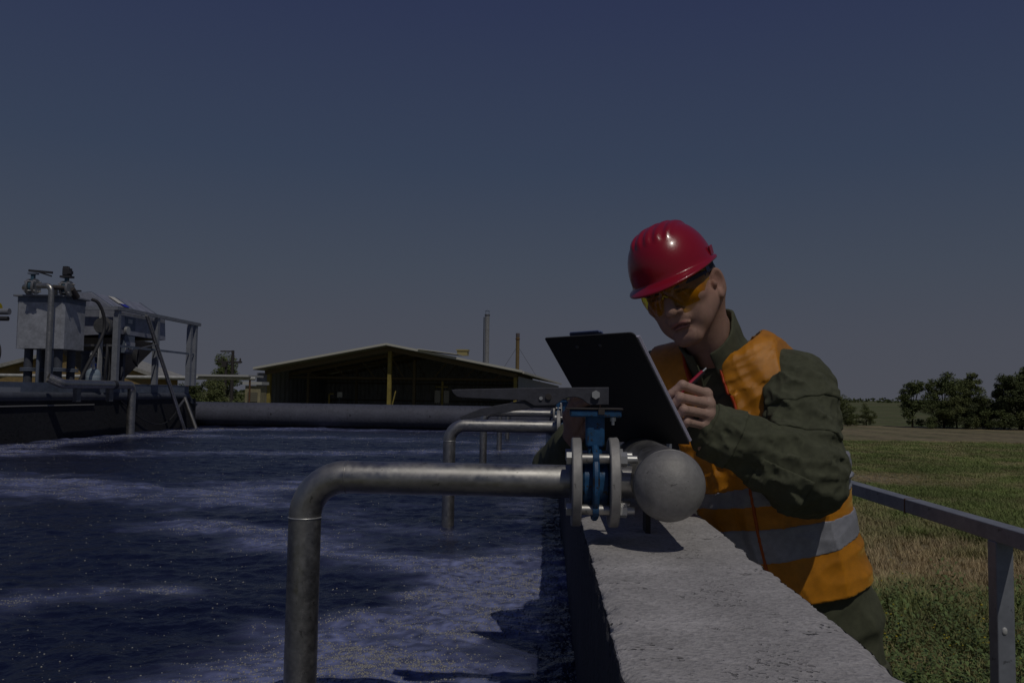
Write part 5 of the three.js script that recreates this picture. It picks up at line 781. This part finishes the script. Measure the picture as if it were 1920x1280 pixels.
  const bg = new THREE.BufferGeometry(); bg.setAttribute('position', new THREE.Float32BufferAttribute(bandPos, 3)); bg.setIndex(bandIdx); bg.computeVertexNormals(); mesh('headband', bg, M([0.03, 0.03, 0.034], 0.7, { side: THREE.DoubleSide }), hat);
  const gl = new THREE.Group(); gl.name = 'safety_glasses'; person.add(gl); gl.applyMatrix4(HM);
  const lensGeo = (s) => { const p = [], id = [], n = 26, m = 10; for (let i = 0; i <= n; i++) { const q = i / n, th = lerp(0.03, 1.30, q) * s, top = 0.024 - 0.010 * q * q, low = lerp(-0.006, -0.040, smooth(0.0, 0.28, q)) + 0.030 * smooth(0.55, 1.0, q); for (let j = 0; j <= m; j++) { const y = lerp(low, top, j / m), bow = 0.004 * (1 - Math.pow(j / m * 2 - 1, 2)), rx = 0.081 + bow, rz = 0.108 + bow - 0.010 * Math.max(0, -y) / 0.04; p.push(rx * Math.sin(th), y, 0.000 + rz * Math.cos(th)); } }
    for (let i = 0; i < n; i++) for (let j = 0; j < m; j++) { const a = i * (m + 1) + j, b = a + m + 1; s > 0 ? id.push(a, b, a + 1, a + 1, b, b + 1) : id.push(a, a + 1, b, a + 1, b + 1, b); }
    const g = new THREE.BufferGeometry(); g.setAttribute('position', new THREE.Float32BufferAttribute(p, 3)); g.setIndex(id); g.computeVertexNormals(); return g; };
  const amber = new THREE.MeshPhysicalMaterial({ color: rgb(0.95, 0.74, 0.02), roughness: 0.05, transmission: 1, thickness: 0, ior: 1.5, side: THREE.DoubleSide });
  for (const s of [-1, 1]) { mesh('lens', lensGeo(s), amber, gl);
    mesh('temple_arm', [bar(0.004, 0.012, [s * 0.0795, 0.012, 0.030], [s * 0.0800, 0.010, -0.012]), bar(0.004, 0.009, [s * 0.0800, 0.010, -0.010], [s * 0.0785, 0.004, -0.040])], M([0.03, 0.03, 0.04], 0.4), gl); }
  mesh('brow_bar', hose([[-0.079, 0.014, 0.030], [-0.066, 0.021, 0.072], [-0.03, 0.024, 0.104], [0, 0.0245, 0.1105], [0.03, 0.024, 0.104], [0.066, 0.021, 0.072], [0.079, 0.014, 0.030]], 0.0017, 40, 6), M([0.25, 0.17, 0.01], 0.4), gl);
  mesh('nose_bridge', hose([[-0.006, -0.006, 0.109], [0, 0.0, 0.112], [0.006, -0.006, 0.109]], 0.002, 10, 6), M([0.5, 0.36, 0.02], 0.4), gl);
}

scene.updateMatrixWorld(true);
renderer.render(scene, camera);
